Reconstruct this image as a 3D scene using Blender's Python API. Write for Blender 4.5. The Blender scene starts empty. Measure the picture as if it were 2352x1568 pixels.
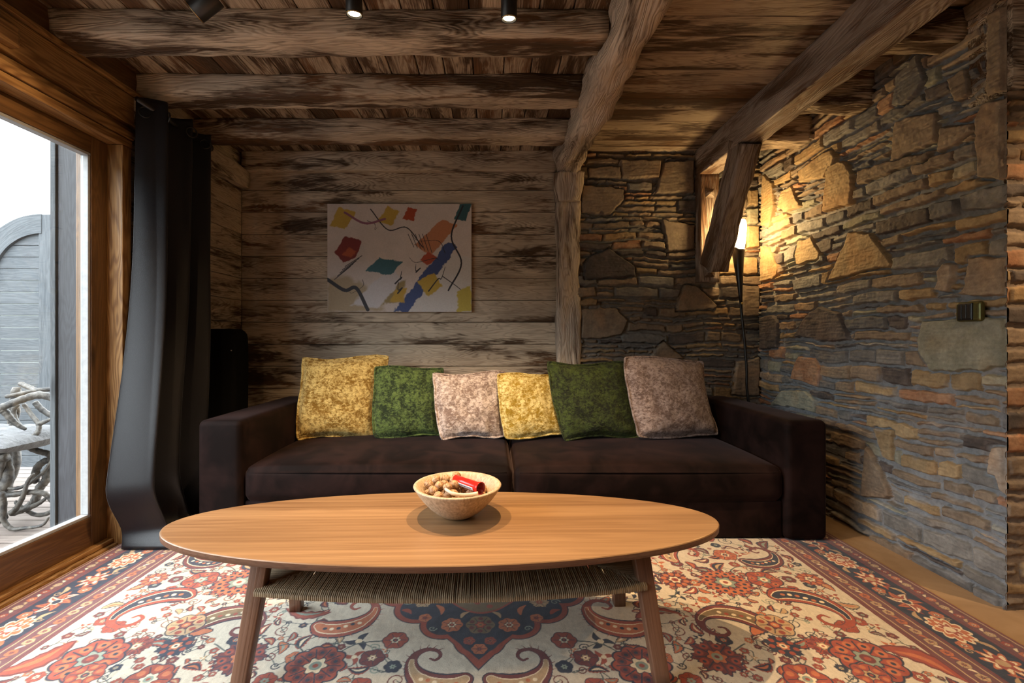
import bpy, math, random
import numpy as np
from mathutils import Vector, Matrix, Quaternion
R = math.radians
rnd = random.Random(7)
scene = bpy.context.scene
COL = scene.collection

# ------------------------------------------------------------------ camera, sky, exposure
F, CX, CY, CH = 1050.0, 1133.0, 778.0, 1.01      # focal length in px, vanishing point, camera height
cam_d = bpy.data.cameras.new('camera')
cam = bpy.data.objects.new('camera', cam_d); COL.objects.link(cam)
cam.location = (0, 0, CH); cam.rotation_euler = (R(90), 0, 0)
cam_d.sensor_width = 36; cam_d.lens = 36 * F / 2352
cam_d.shift_x = (1176 - CX) / 2352; cam_d.shift_y = -(784 - CY) / 2352
cam_d.clip_start = 0.02
scene.camera = cam
vs = scene.view_settings
vs.view_transform = 'Standard'; vs.look = 'None'; vs.gamma = 1; vs.use_curve_mapping = False
vs.exposure = 0.5
scene.cycles.max_bounces = 8; scene.cycles.diffuse_bounces = 5; scene.cycles.glossy_bounces = 3
scene.cycles.transparent_max_bounces = 8; scene.cycles.sample_clamp_indirect = 6
scene.cycles.caustics_reflective = False; scene.cycles.caustics_refractive = False
world = bpy.data.worlds.new('overcast_sky'); scene.world = world; world.use_nodes = True
wb = world.node_tree.nodes['Background']
wb.inputs[0].default_value = (0.90, 0.95, 1.0, 1); wb.inputs[1].default_value = 9.0
WARM = (1.0, 0.65, 0.34)

def W(px, py, Y):                                # a photo measurement at a known distance -> metres
    return Vector(((px - CX) / F * Y, Y, CH - (py - CY) / F * Y))

def link_light(name, kind, loc, rot=(0, 0, 0), **kw):
    d = bpy.data.lights.new(name, kind)
    for k, v in kw.items(): setattr(d, k, v)
    o = bpy.data.objects.new(name, d); o.location = loc; o.rotation_euler = rot; COL.objects.link(o)
    return o
pl = link_light('window_portal', 'AREA', (-1.93, 0.95, 1.05), (0, R(-90), 0), shape='RECTANGLE', size=1.8, size_y=2.6)
pl.data.cycles.is_portal = True

# ------------------------------------------------------------------ node helpers
class NT:
    def __init__(s, name):
        s.m = bpy.data.materials.new(name); s.m.use_nodes = True
        s.t = s.m.node_tree; s.b = s.t.nodes['Principled BSDF']; s.out = s.t.nodes['Material Output']
    def n(s, kind, **kw):
        nd = s.t.nodes.new(kind)
        for k, v in kw.items(): setattr(nd, k, v)
        return nd
    def put(s, sock, v):
        if isinstance(v, bpy.types.NodeSocket): s.t.links.new(v, sock)
        elif v is not None:
            if isinstance(v, (tuple, list)) and len(v) == 3 and sock.type == 'RGBA': v = (*v, 1)
            sock.default_value = v
    def attr(s, name): return s.n('ShaderNodeAttribute', attribute_name=name).outputs['Vector']
    def attrc(s, name): return s.n('ShaderNodeAttribute', attribute_name=name).outputs['Color']
    def obj(s): return s.n('ShaderNodeTexCoord').outputs['Object']
    def scale(s, v, sc, loc=(0, 0, 0)):
        m = s.n('ShaderNodeMapping'); s.put(m.inputs[0], v)
        m.inputs['Location'].default_value = loc; m.inputs['Scale'].default_value = sc
        return m.outputs[0]
    def noise(s, v, scale=1, detail=4, rough=.5, dist=0, col=False):
        m = s.n('ShaderNodeTexNoise'); s.put(m.inputs['Vector'], v)
        m.inputs['Scale'].default_value = scale; m.inputs['Detail'].default_value = detail
        m.inputs['Roughness'].default_value = rough; m.inputs['Distortion'].default_value = dist
        return m.outputs['Color' if col else 'Fac']
    def voro(s, v, scale=1, feature='F1', out='Distance', rnds=1):
        m = s.n('ShaderNodeTexVoronoi', feature=feature); s.put(m.inputs['Vector'], v)
        m.inputs['Scale'].default_value = scale; m.inputs['Randomness'].default_value = rnds
        return m.outputs[out]
    def math(s, op, a, b=None, c=None, clamp=False):
        m = s.n('ShaderNodeMath', operation=op, use_clamp=clamp)
        for i, v in enumerate((a, b, c)):
            if v is not None: s.put(m.inputs[i], v)
        return m.outputs[0]
    def ramp(s, v, a, b, lo=0., hi=1.):
        m = s.n('ShaderNodeMapRange'); s.put(m.inputs[0], v)
        for i, x in enumerate((a, b, lo, hi)): m.inputs[i + 1].default_value = x
        m.clamp = True
        return m.outputs[0]
    def mix(s, f, a, b, mode='MIX'):
        m = s.n('ShaderNodeMix', data_type='RGBA', blend_type=mode)
        s.put(m.inputs[0], f); s.put(m.inputs[6], a); s.put(m.inputs[7], b)
        return m.outputs[2]
    def bump(s, h, strength=.3, dist=.01, normal=None):
        m = s.n('ShaderNodeBump'); s.put(m.inputs['Height'], h)
        m.inputs['Strength'].default_value = strength; m.inputs['Distance'].default_value = dist
        if normal is not None: s.put(m.inputs['Normal'], normal)
        return m.outputs[0]
    def fin(s, color=None, rough=.6, normal=None, **kw):
        if color is not None: s.put(s.b.inputs['Base Color'], color)
        s.put(s.b.inputs['Roughness'], rough)
        if normal is not None: s.put(s.b.inputs['Normal'], normal)
        for k, v in kw.items(): s.put(s.b.inputs[k.replace('_', ' ')], v)
        return s.m

def m_aged(name, paint=(.70, .59, .455), brown=(.088, .050, .026), red=(.20, .10, .045), cover=.0, bumpd=.004, patch=(1.5, 8, 8), rough=.55):
    """Old boards: brown stained timber under a worn, rubbed-off lime wash."""
    s = NT(name); p = s.attr('tc')
    rg = s.noise(s.scale(p, (.9, 7, 7)), 1, 3, .45, .3)
    rings = s.math('SINE', s.math('MULTIPLY', rg, 190))
    rings = s.ramp(rings, -1, 1)
    fine = s.noise(s.scale(p, (5, 150, 150)), 1, 4, .6)
    big = s.noise(s.scale(p, patch), 1, 8, .62, .35)
    med = s.noise(s.scale(p, (8, 75, 75)), 1, 8, .7, .3)
    msk = s.math('ADD', s.math('MULTIPLY', big, .80), s.math('MULTIPLY', med, .20))
    msk = s.math('ADD', msk, s.math('MULTIPLY', s.math('SUBTRACT', fine, .5), .13))
    msk = s.math('ADD', msk, s.math('MULTIPLY', s.math('SUBTRACT', rings, .5), .035))
    m1 = s.ramp(msk, .462 - cover, .548 - cover)
    hue = s.noise(s.scale(p, (1.1, 5, 5), (7, 3, 1)), 1, 4, .5)
    b = s.mix(s.ramp(hue, .48, .62), brown, red)
    b = s.mix(s.math('MULTIPLY', rings, .45), b, (.028, .015, .009))
    b = s.mix(s.ramp(fine, .35, .65, 0, .35), b, (.03, .016, .01))
    tone = s.noise(s.scale(p, (2, 4, 4), (1, 9, 4)), 1, 5, .55)
    pc = s.mix(s.ramp(tone, .35, .65), paint, tuple(c * k for c, k in zip(paint, (.62, .60, .60))))
    pc = s.mix(s.math('MULTIPLY', s.ramp(rings, .0, .35, 1, 0), .30), pc, (.13, .075, .04))
    pc = s.mix(s.ramp(fine, .5, .68, 0, .35), pc, (.16, .10, .06))
    c = s.mix(m1, b, pc)
    # knots
    kv = s.scale(p, (2.1, 9.0, 9.0), (.3, .2, .5))
    kd = s.voro(kv, 1, 'F1', 'Distance')
    kn = s.ramp(kd, .05, .12, 1, 0)
    c = s.mix(s.math('MULTIPLY', kn, .6), c, (.06, .028, .014))
    h = s.math('ADD', s.math('MULTIPLY', rings, .35), s.math('MULTIPLY', fine, .5))
    h = s.math('ADD', h, s.math('MULTIPLY', m1, .5))
    return s.fin(c, rough, s.bump(h, .8, bumpd), **{'Specular_IOR_Level': .35})

def m_stained(name, a, b, k=.5, rough=.42, rscale=120, gs=(1, 9, 9), knots=.75):
    s = NT(name); p = s.attr('tc')
    rg = s.noise(s.scale(p, gs), 1, 3, .5, .3)
    rings = s.ramp(s.math('SINE', s.math('MULTIPLY', rg, rscale)), -1, 1)
    fine = s.noise(s.scale(p, (4, 160, 160)), 1, 4, .6)
    big = s.noise(s.scale(p, (1.5, 8, 8), (4, 4, 4)), 1, 6, .6)
    f = s.math('ADD', s.math('MULTIPLY', rings, k * .5), s.math('MULTIPLY', big, 1 - k * .5))
    c = s.mix(s.ramp(f, .3, .7), a, b)
    c = s.mix(s.ramp(fine, .5, .7, 0, .5), c, tuple(x * .45 for x in a))
    kn = s.ramp(s.voro(s.scale(p, (1.7, 8, 8), (.9, .1, .3)), 1), .05, .13, knots, 0)
    c = s.mix(kn, c, tuple(x * .25 for x in a))
    return s.fin(c, rough, s.bump(s.math('ADD', s.math('MULTIPLY', rings, .4), fine), .5, .0015))

def m_plain(name, col, rough=.5, metal=0., **kw):
    s = NT(name); n = s.noise(s.obj(), 35, 3, .6)
    c = s.mix(s.ramp(n, .3, .7), tuple(x * .88 for x in col), tuple(min(1, x * 1.1) for x in col))
    return s.fin(c, rough, None, Metallic=metal, **kw)

def m_emit(name, col, strength):
    s = NT(name); return s.fin(col, .4, None, Emission_Color=(*col, 1), Emission_Strength=strength)

def m_attr(name, rough=.85, bs=.4, bd=.002, nscale=90, var=.35, sheen=0):
    s = NT(name); c = s.attrc('col'); p = s.obj()
    n = s.noise(p, nscale, 5, .65); n2 = s.noise(p, nscale * .22, 4, .6)
    f = s.math('ADD', s.math('MULTIPLY', n, .6), s.math('MULTIPLY', n2, .4))
    v = s.ramp(f, .3, .7, 1 - var, 1 + var)
    cc = s.n('ShaderNodeVectorMath', operation='SCALE'); s.put(cc.inputs[0], c); s.put(cc.inputs['Scale'], v)
    kw = {'Sheen_Weight': sheen} if sheen else {}
    return s.fin(cc.outputs[0], rough, s.bump(f, bs, bd), **kw)

def m_velvet(name, c0, c1, sheen_col, sheen=.6, scale=28, rough=.5):
    """Crushed velvet: patches of pile lying different ways."""
    s = NT(name); p = s.obj()
    n = s.noise(s.scale(p, (1.0, 1, 1.35)), scale * 1.9, 10, .72, .6)
    n2 = s.noise(p, scale * .5, 6, .6)
    f = s.math('ADD', s.math('MULTIPLY', n, .66), s.math('MULTIPLY', n2, .34))
    k = s.ramp(f, .445, .565)
    c = s.mix(k, c0, c1)  # bright pile highlights and dark nap are put into the base colour
    nb = s.bump(f, 1.0, .016)
    return s.fin(c, s.ramp(k, 0, 1, .65, .38), nb, Sheen_Weight=sheen, Sheen_Roughness=.35, Sheen_Tint=(*sheen_col, 1), Specular_IOR_Level=.4)

M = {}
M['plank'] = m_aged('lime_washed_planks', cover=.052)
M['beam'] = m_aged('lime_washed_beam', cover=.015, bumpd=.006)
M['log'] = m_aged('hewn_log', paint=(.68, .57, .46), cover=.085, bumpd=.010)
M['timber'] = m_aged('rubbed_timber', paint=(.46, .385, .33), brown=(.14, .082, .052), red=(.20, .11, .062), cover=.01, bumpd=.006)
M['ceil'] = m_aged('ceiling_boards', paint=(.54, .43, .31), cover=.0, bumpd=.003)
M['honey'] = m_stained('honey_stained_wood', (.20, .095, .030), (.40, .225, .085), .7)
M['sash'] = m_stained('brown_stained_sash', (.10, .048, .016), (.19, .095, .032), .5)
M['dsash'] = m_stained('dark_stained_sash', (.09, .042, .016), (.16, .08, .03), .5)
M['grey'] = m_stained('weathered_grey_wood', (.058, .066, .074), (.095, .104, .112), .5, .8)
M['greyd'] = m_stained('weathered_post_wood', (.020, .019, .022), (.045, .045, .052), .4, .6)
M['deck'] = m_stained('deck_boards', (.13, .10, .085), (.22, .18, .155), .4, .8)
M['walnut'] = m_stained('walnut_veneer', (.235, .115, .046), (.40, .215, .095), .30, .36, 70, (.45, 13, 13), knots=0)
s = NT('walnut_staves'); p = s.attr('tc')
st_ = s.noise(s.scale(p, (.18, 15, 1)), 1, 1, .3); gr = s.noise(s.scale(p, (1.1, 75, 40)), 1, 5, .6, .2); gr2 = s.noise(s.scale(p, (3, 260, 100)), 1, 3, .6)
ln = s.ramp(s.math('SINE', s.math('MULTIPLY', s.noise(s.scale(p, (.5, 9, 9)), 1, 2, .4), 110)), -1, 1)
f = s.math('ADD', s.math('MULTIPLY', s.ramp(st_, .3, .7), .45), s.math('MULTIPLY', s.ramp(gr, .3, .7), .4)); f = s.math('ADD', f, s.math('MULTIPLY', ln, .15))
c = s.mix(f, (.140, .070, .031), (.36, .215, .105)); c = s.mix(s.ramp(gr2, .52, .72, 0, .35), c, (.11, .05, .022))
M['walnut'] = s.fin(c, .34, s.bump(gr2, .2, .0006))
M['walleg'] = m_stained('walnut_legs', (.15, .070, .040), (.21, .105, .062), .3, .4, 60, (.6, 16, 16), knots=0)
M['maple'] = m_stained('turned_maple', (.36, .27, .18), (.58, .46, .33), .8, .45, 30, (.6, 26, 26), knots=0)
M['black'] = m_plain('black_metal', (.012, .011, .011), .38)
M['blackm'] = m_plain('black_padded_cover', (.003, .003, .003), .85, Specular_IOR_Level=.15)
M['gold'] = m_plain('brass', (.75, .50, .18), .3, 1.)
M['bronze'] = m_plain('bronze_cover', (.14, .13, .045), .28, .6)
M['alu'] = m_plain('white_glazing_bead', (.34, .35, .36), .5)
s = NT('turned_maple_grain'); p = s.attr('tc')
ln = s.noise(s.scale(p, (2.5, 120, 120)), 1, 4, .6); lo = s.noise(s.scale(p, (2, 14, 14)), 1, 3, .5)
M['maple'] = s.fin(s.mix(s.ramp(s.math('ADD', s.math('MULTIPLY', ln, .75), s.math('MULTIPLY', lo, .25)), .36, .62), (.34, .25, .165), (.60, .48, .345)), .45, s.bump(ln, .3, .0008))
M['nut'] = m_stained('nut_shell', (.26, .13, .055), (.62, .42, .24), .6, .55, 60, (20, 30, 30), knots=0)
M['red'] = m_plain('red_plastic', (.62, .018, .012), .16)
M['redin'] = m_plain('dark_red_inside', (.20, .008, .008), .35)
M['cream'] = m_plain('cream_plastic', (.72, .60, .44), .4)
M['paper'] = m_plain('white_label', (.72, .72, .76), .4)
M['ink'] = m_plain('blue_black_print', (.03, .035, .07), .5)
M['bulb'] = m_emit('glowing_lens', (1.0, .80, .50), 14)
M['cane'] = m_stained('twisted_paper_cord', (.20, .145, .085), (.40, .30, .19), .3, .7, 40, (30, 200, 200))
M['stone'] = m_attr('slate_stone', .82, .7, .006, 60, .32)
M['rug'] = m_attr('wool_pile', .95, .5, .003, 330, .22, .25)
M['paint'] = m_attr('painted_canvas', .6, .25, .0008, 500, .05)
s = NT('brown_velvet')
n = s.noise(s.obj(), 5, 5, .6, .6); n2 = s.noise(s.obj(), 420, 2, .5)
M['sofa'] = s.fin(s.mix(s.ramp(n, .4, .62), (.004, .0018, .0017), (.015, .0070, .0064)), .75, s.bump(n2, .25, .001),
                  Sheen_Weight=.16, Sheen_Roughness=.30, Sheen_Tint=(.50, .36, .36, 1), Specular_IOR_Level=.10)
s = NT('charcoal_curtain')
n2 = s.noise(s.scale(s.obj(), (1, 1, 1)), 700, 2, .6)
M['curtain'] = s.fin(s.mix(s.ramp(n2, .35, .65), (.0035, .0035, .0048), (.013, .013, .0165)), .36, s.bump(n2, .5, .001),
                     Sheen_Weight=.14, Sheen_Roughness=.3, Sheen_Tint=(.75, .82, 1, 1), Specular_IOR_Level=.38)
M['v_gold'] = m_velvet('gold_crushed_velvet', (.22, .115, .006), (.74, .58, .22), (1, .9, .6), .35)
M['v_gold2'] = m_velvet('yellow_crushed_velvet', (.34, .22, .012), (.85, .74, .34), (1, .9, .6), .35)
M['v_green'] = m_velvet('green_crushed_velvet', (.006, .020, .004), (.10, .17, .045), (.6, .8, .45), .22)
M['v_dgreen'] = m_velvet('dark_green_crushed_velvet', (.004, .009, .002), (.050, .082, .014), (.5, .6, .3), .12)
M['v_taupe'] = m_velvet('taupe_crushed_velvet', (.24, .175, .155), (.72, .64, .63), (1, .94, .97), .4)
M['v_taupe2'] = m_velvet('mauve_crushed_velvet', (.16, .11, .098), (.46, .375, .365), (.95, .87, .87), .4)
s = NT('window_glass')
tr = s.n('ShaderNodeBsdfTransparent'); tr.inputs[0].default_value = (.96, .98, .98, 1)
gl = s.n('ShaderNodeBsdfGlossy'); gl.inputs['Roughness'].default_value = .02
mx = s.n('ShaderNodeMixShader'); mx.inputs[0].default_value = .06; s.put(mx.inputs[1], tr.outputs[0]); s.put(mx.inputs[2], gl.outputs[0])
s.t.links.new(mx.outputs[0], s.out.inputs[0]); M['glass'] = s.m
s = NT('frosted_lamp_glass')
M['lampglass'] = s.fin((1, .93, .78), .4, None, Emission_Color=(1, .66, .28, 1), Emission_Strength=60)
s = NT('sandstone_floor'); p = s.obj()
n = s.noise(s.scale(p, (1, 1, 1)), 3, 7, .6, .8)
M['floor'] = s.fin(s.mix(s.ramp(n, .35, .65), (.30, .19, .10), (.44, .30, .18)), .55, s.bump(n, .2, .004))
s = NT('fur_hide'); p = s.obj()
n = s.noise(s.scale(p, (1, 2, 1)), 22, 7, .7, 1.0)
M['fur'] = s.fin(s.mix(s.ramp(n, .35, .65), (.04, .04, .043), (.15, .152, .16)), .9, s.bump(n, 1, .02), Sheen_Weight=.4)
s = NT('antler_bone'); p = s.obj()
n = s.noise(s.scale(p, (1, 1, 1)), 26, 6, .65, .5)
M['antler'] = s.fin(s.mix(s.ramp(n, .38, .62), (.018, .016, .015), (.11, .098, .082)), .55, s.bump(n, .8, .008))
s = NT('dark_room_plaster'); p = s.obj()
M['plaster'] = s.fin(s.mix(s.noise(p, 4), (.15, .10, .065), (.22, .15, .10)), .8)

# ------------------------------------------------------------------ mesh helpers
class MB:
    def __init__(s): s.v = []; s.f = []; s.t = []; s.sm = []
    def add(s, vs, fs, ts=None, smooth=False):
        o = len(s.v); s.v += [tuple(v) for v in vs]
        s.t += [tuple(t) for t in (ts if ts is not None else vs)]
        s.f += [tuple(i + o for i in f) for f in fs]; s.sm += [smooth] * len(fs)
    def build(s, name, mat, parent=None, loc=None, bevel=0, seg=2):
        me = bpy.data.meshes.new(name)
        me.from_pydata(s.v, [], s.f)
        me.polygons.foreach_set('use_smooth', s.sm)
        a = me.attributes.new('tc', 'FLOAT_VECTOR', 'POINT')
        a.data.foreach_set('vector', np.array(s.t, dtype=np.float32).ravel())
        me.materials.append(mat)
        o = bpy.data.objects.new(name, me); COL.objects.link(o)
        if loc is not None: o.location = loc
        if parent is not None: o.parent = parent
        if bevel:
            b = o.modifiers.new('bevel', 'BEVEL'); b.width = bevel; b.segments = seg; b.limit_method = 'ANGLE'; b.angle_limit = R(40)
        return o
    def recentre(s, c):
        s.v = [(x - c[0], y - c[1], z - c[2]) for x, y, z in s.v]; return s

def roff(): return (rnd.uniform(0, 40), rnd.uniform(0, 40), rnd.uniform(0, 40))
FQ = [(0, 1, 3, 2), (4, 6, 7, 5), (0, 4, 5, 1), (2, 3, 7, 6), (0, 2, 6, 4), (1, 5, 7, 3)]
def box(mb, a, b, grain=0, rot=None, piv=None):
    """axis-aligned box a..b, wood grain along axis grain."""
    vs = [Vector((x, y, z)) for x in (a[0], b[0]) for y in (a[1], b[1]) for z in (a[2], b[2])]
    off = roff(); ax = [grain] + [i for i in range(3) if i != grain]
    ts = [tuple(v[ax[i]] + off[i] for i in range(3)) for v in vs]
    if rot is not None:
        pv = Vector(piv if piv else (0, 0, 0)); vs = [rot @ (v - pv) + pv for v in vs]
    mb.add(vs, FQ, ts)

def timber(mb, p0, p1, up, w, h, n=40, amp=.008, wa=.0, rad=.02, seed=0, taper=None, cross=5):
    """hewn timber from p0 to p1: rounded-rectangle section with an uneven surface."""
    p0, p1 = Vector(p0), Vector(p1); d = (p1 - p0); L = d.length; d.normalize()
    up = Vector(up); side = d.cross(up).normalized(); up = side.cross(d).normalized()
    rr = random.Random(seed); ph = [[rr.uniform(0, 6.28) for _ in range(6)] for _ in range(6)]
    ring = []
    hw, hh = w / 2, h / 2
    cor = [(hw - rad, hh - rad, 0), (-hw + rad, hh - rad, 90), (-hw + rad, -hh + rad, 180), (hw - rad, -hh + rad, 270)]
    for ci, (cx, cy, a0) in enumerate(cor):
        for k in range(4):
            a = R(a0 + 30 * k); ring.append((cx + rad * math.cos(a), cy + rad * math.sin(a)))
        nx = cor[(ci + 1) % 4]
        a = R(a0 + 90); q0 = (cx + rad * math.cos(a), cy + rad * math.sin(a)); b_ = R(nx[2]); q1 = (nx[0] + rad * math.cos(b_), nx[1] + rad * math.sin(b_))
        for k in range(1, cross): ring.append((q0[0] + (q1[0] - q0[0]) * k / cross, q0[1] + (q1[1] - q0[1]) * k / cross))
    m = len(ring); vs = []; ts = []; off = roff()
    for i in range(n + 1):
        t = i / n; x = t * L; c = p0 + d * x
        sw = wa * (math.sin(x * 2.3 + ph[0][0]) + .5 * math.sin(x * 5.1 + ph[0][1]))
        su = wa * .6 * (math.sin(x * 2.9 + ph[0][2]) + .5 * math.sin(x * 6.3 + ph[0][3]))
        tp = taper(t) if taper else (1, 1)
        for j, (a, b) in enumerate(ring):
            ang = math.atan2(b, a)
            q = amp * (math.sin(x * 7 + 2 * ang + ph[1][0]) + .7 * math.sin(x * 17 + 3 * ang + ph[1][1]) + .5 * math.sin(x * 31 - 4 * ang + ph[1][2]) + .35 * math.sin(x * 53 + 5 * ang + ph[1][3]))
            k = 1 + q / max(.02, math.hypot(a, b))
            aa, bb = a * k * tp[0] + sw, b * k * tp[1] + su
            vs.append(c + side * aa + up * bb); ts.append((x + off[0], a + off[1], b + off[2]))
    fs = [(i * m + j, i * m + (j + 1) % m, (i + 1) * m + (j + 1) % m, (i + 1) * m + j) for i in range(n) for j in range(m)]
    fs = [f[::-1] for f in fs]
    mb.add(vs, fs, ts, True)
    o = len(mb.v) - len(vs)
    mb.f.append(tuple(o + j for j in range(m))); mb.sm.append(False)
    mb.f.append(tuple(o + n * m + j for j in range(m))[::-1]); mb.sm.append(False)

def catmull(pts, n=8):
    P = [Vector(p) for p in pts]; P = [P[0] * 2 - P[1]] + P + [P[-1] * 2 - P[-2]]; out = []
    for i in range(1, len(P) - 2):
        for k in range(n):
            t = k / n; a, b, c, d = P[i - 1], P[i], P[i + 1], P[i + 2]
            out.append(.5 * ((2 * b) + (c - a) * t + (2 * a - 5 * b + 4 * c - d) * t * t + (-a + 3 * b - 3 * c + d) * t ** 3))
    out.append(P[-2]); return out

def tube(mb, pts, rad, seg=8, closed=False, cap=True):
    """round tube along pts, rad a number or a list."""
    n = len(pts); pts = [Vector(p) for p in pts]
    rads = rad if isinstance(rad, (list, tuple)) else [rad] * n
    vs = []; ts = []; off = roff(); x = 0; nrm = None
    for i in range(n):
        a = pts[i - 1] if (i > 0 or closed) else pts[i]; b = pts[(i + 1) % n] if (i < n - 1 or closed) else pts[i]
        d = (b - a).normalized() if (b - a).length > 1e-9 else Vector((0, 0, 1))
        if nrm is None: nrm = d.orthogonal().normalized()
        else: nrm = (nrm - d * nrm.dot(d)).normalized()
        bn = d.cross(nrm)
        if i: x += (pts[i] - pts[i - 1]).length
        for j in range(seg):
            an = 2 * math.pi * j / seg; r = rads[i]
            q = nrm * math.cos(an) * r + bn * math.sin(an) * r
            vs.append(pts[i] + q); ts.append((x + off[0], math.cos(an) * r + off[1], math.sin(an) * r + off[2]))
    fs = []
    for i in range(n if closed else n - 1):
        i2 = (i + 1) % n
        for j in range(seg):
            j2 = (j + 1) % seg; fs.append((i * seg + j, i * seg + j2, i2 * seg + j2, i2 * seg + j))
    if cap and not closed:
        fs.append(tuple(range(seg))[::-1]); fs.append(tuple((n - 1) * seg + j for j in range(seg)))
    mb.add(vs, fs, ts, True)

def lathe(mb, prof, seg=48, c=(0, 0, 0), grain=True):
    vs = []; ts = []; n = len(prof); off = roff()
    for r, z in prof:
        for j in range(seg):
            a = 2 * math.pi * j / seg; x, y = r * math.cos(a), r * math.sin(a)
            vs.append((x + c[0], y + c[1], z + c[2])); ts.append((z + off[0], x + off[1], y + off[2]))
    fs = []
    for i in range(n - 1):
        for j in range(seg):
            j2 = (j + 1) % seg
            fs.append((i * seg + j, i * seg + j2, (i + 1) * seg + j2, (i + 1) * seg + j))
    if prof[0][0] < 1e-4 or True: fs.append(tuple(range(seg))[::-1])
    if prof[-1][0] < .02 or prof[-1][0] > 0: fs.append(tuple((n - 1) * seg + j for j in range(seg)))
    mb.add(vs, fs, ts, True)

def grid_obj(name, P, mat, col=None, parent=None, smooth=True, flip=False, extra=None):
    """numpy grid P[nv,nu,3] -> mesh with colour attribute."""
    nv, nu = P.shape[:2]
    me = bpy.data.meshes.new(name)
    me.vertices.add(nv * nu); me.vertices.foreach_set('co', P.astype(np.float32).ravel())
    i = np.arange(nv * nu).reshape(nv, nu)
    q = np.stack([i[:-1, :-1], i[:-1, 1:], i[1:, 1:], i[1:, :-1]], -1).reshape(-1, 4)
    if flip: q = q[:, ::-1]
    nq = len(q)
    me.loops.add(nq * 4); me.loops.foreach_set('vertex_index', q.astype(np.int32).ravel())
    me.polygons.add(nq); me.polygons.foreach_set('loop_start', np.arange(0, nq * 4, 4, dtype=np.int32))
    me.polygons.foreach_set('use_smooth', np.full(nq, smooth))
    me.update(calc_edges=True)
    if col is not None:
        a = me.attributes.new('col', 'FLOAT_COLOR', 'POINT')
        c4 = np.ones((nv * nu, 4), np.float32); c4[:, :3] = col.reshape(-1, 3); a.data.foreach_set('color', c4.ravel())
    me.materials.append(mat)
    o = bpy.data.objects.new(name, me); COL.objects.link(o)
    if parent is not None: o.parent = parent
    return o

def empty(name, loc=(0, 0, 0)):
    o = bpy.data.objects.new(name, None); o.empty_display_size = .1; o.location = loc; COL.objects.link(o); return o
def tag(o, label=None, cat=None, group=None, kind=None):
    if label: o['label'] = label
    if cat: o['category'] = cat
    if group: o['group'] = group
    if kind: o['kind'] = kind
    return o
def struct(o): o['kind'] = 'structure'; return o
def thing(name, label, cat, loc=(0, 0, 0), group=None): return tag(empty(name, loc), label, cat, group)

# numpy noise and painting
def vnoise(u, v, s, seed):
    g = np.random.RandomState(seed).rand(257, 257)
    x = (u / s) % 256; y = (v / s) % 256
    xi = x.astype(int); yi = y.astype(int); fx = x - xi; fy = y - yi
    fx = fx * fx * (3 - 2 * fx); fy = fy * fy * (3 - 2 * fy)
    a = g[yi, xi]; b = g[yi, xi + 1]; c = g[yi + 1, xi]; d = g[yi + 1, xi + 1]
    return (a * (1 - fx) + b * fx) * (1 - fy) + (c * (1 - fx) + d * fx) * fy - .5
def sstep(a, b, x):
    t = np.clip((x - a) / (b - a), 0, 1); return t * t * (3 - 2 * t)
def polysd(u, v, pts):
    """signed distance, positive inside the polygon."""
    d = np.full(u.shape, 1e9); ins = np.zeros(u.shape, bool); n = len(pts)
    for i in range(n):
        x0, y0 = pts[i]; x1, y1 = pts[(i + 1) % n]; ex, ey = x1 - x0, y1 - y0
        wx, wy = u - x0, v - y0; t = np.clip((wx * ex + wy * ey) / (ex * ex + ey * ey + 1e-12), 0, 1)
        d = np.minimum(d, (wx - ex * t) ** 2 + (wy - ey * t) ** 2)
        if y0 != y1:
            c = ((y0 <= v) != (y1 <= v)) & (u < (x1 - x0) * (v - y0) / (y1 - y0) + x0); ins ^= c
    d = np.sqrt(d); return np.where(ins, d, -d)
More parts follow.
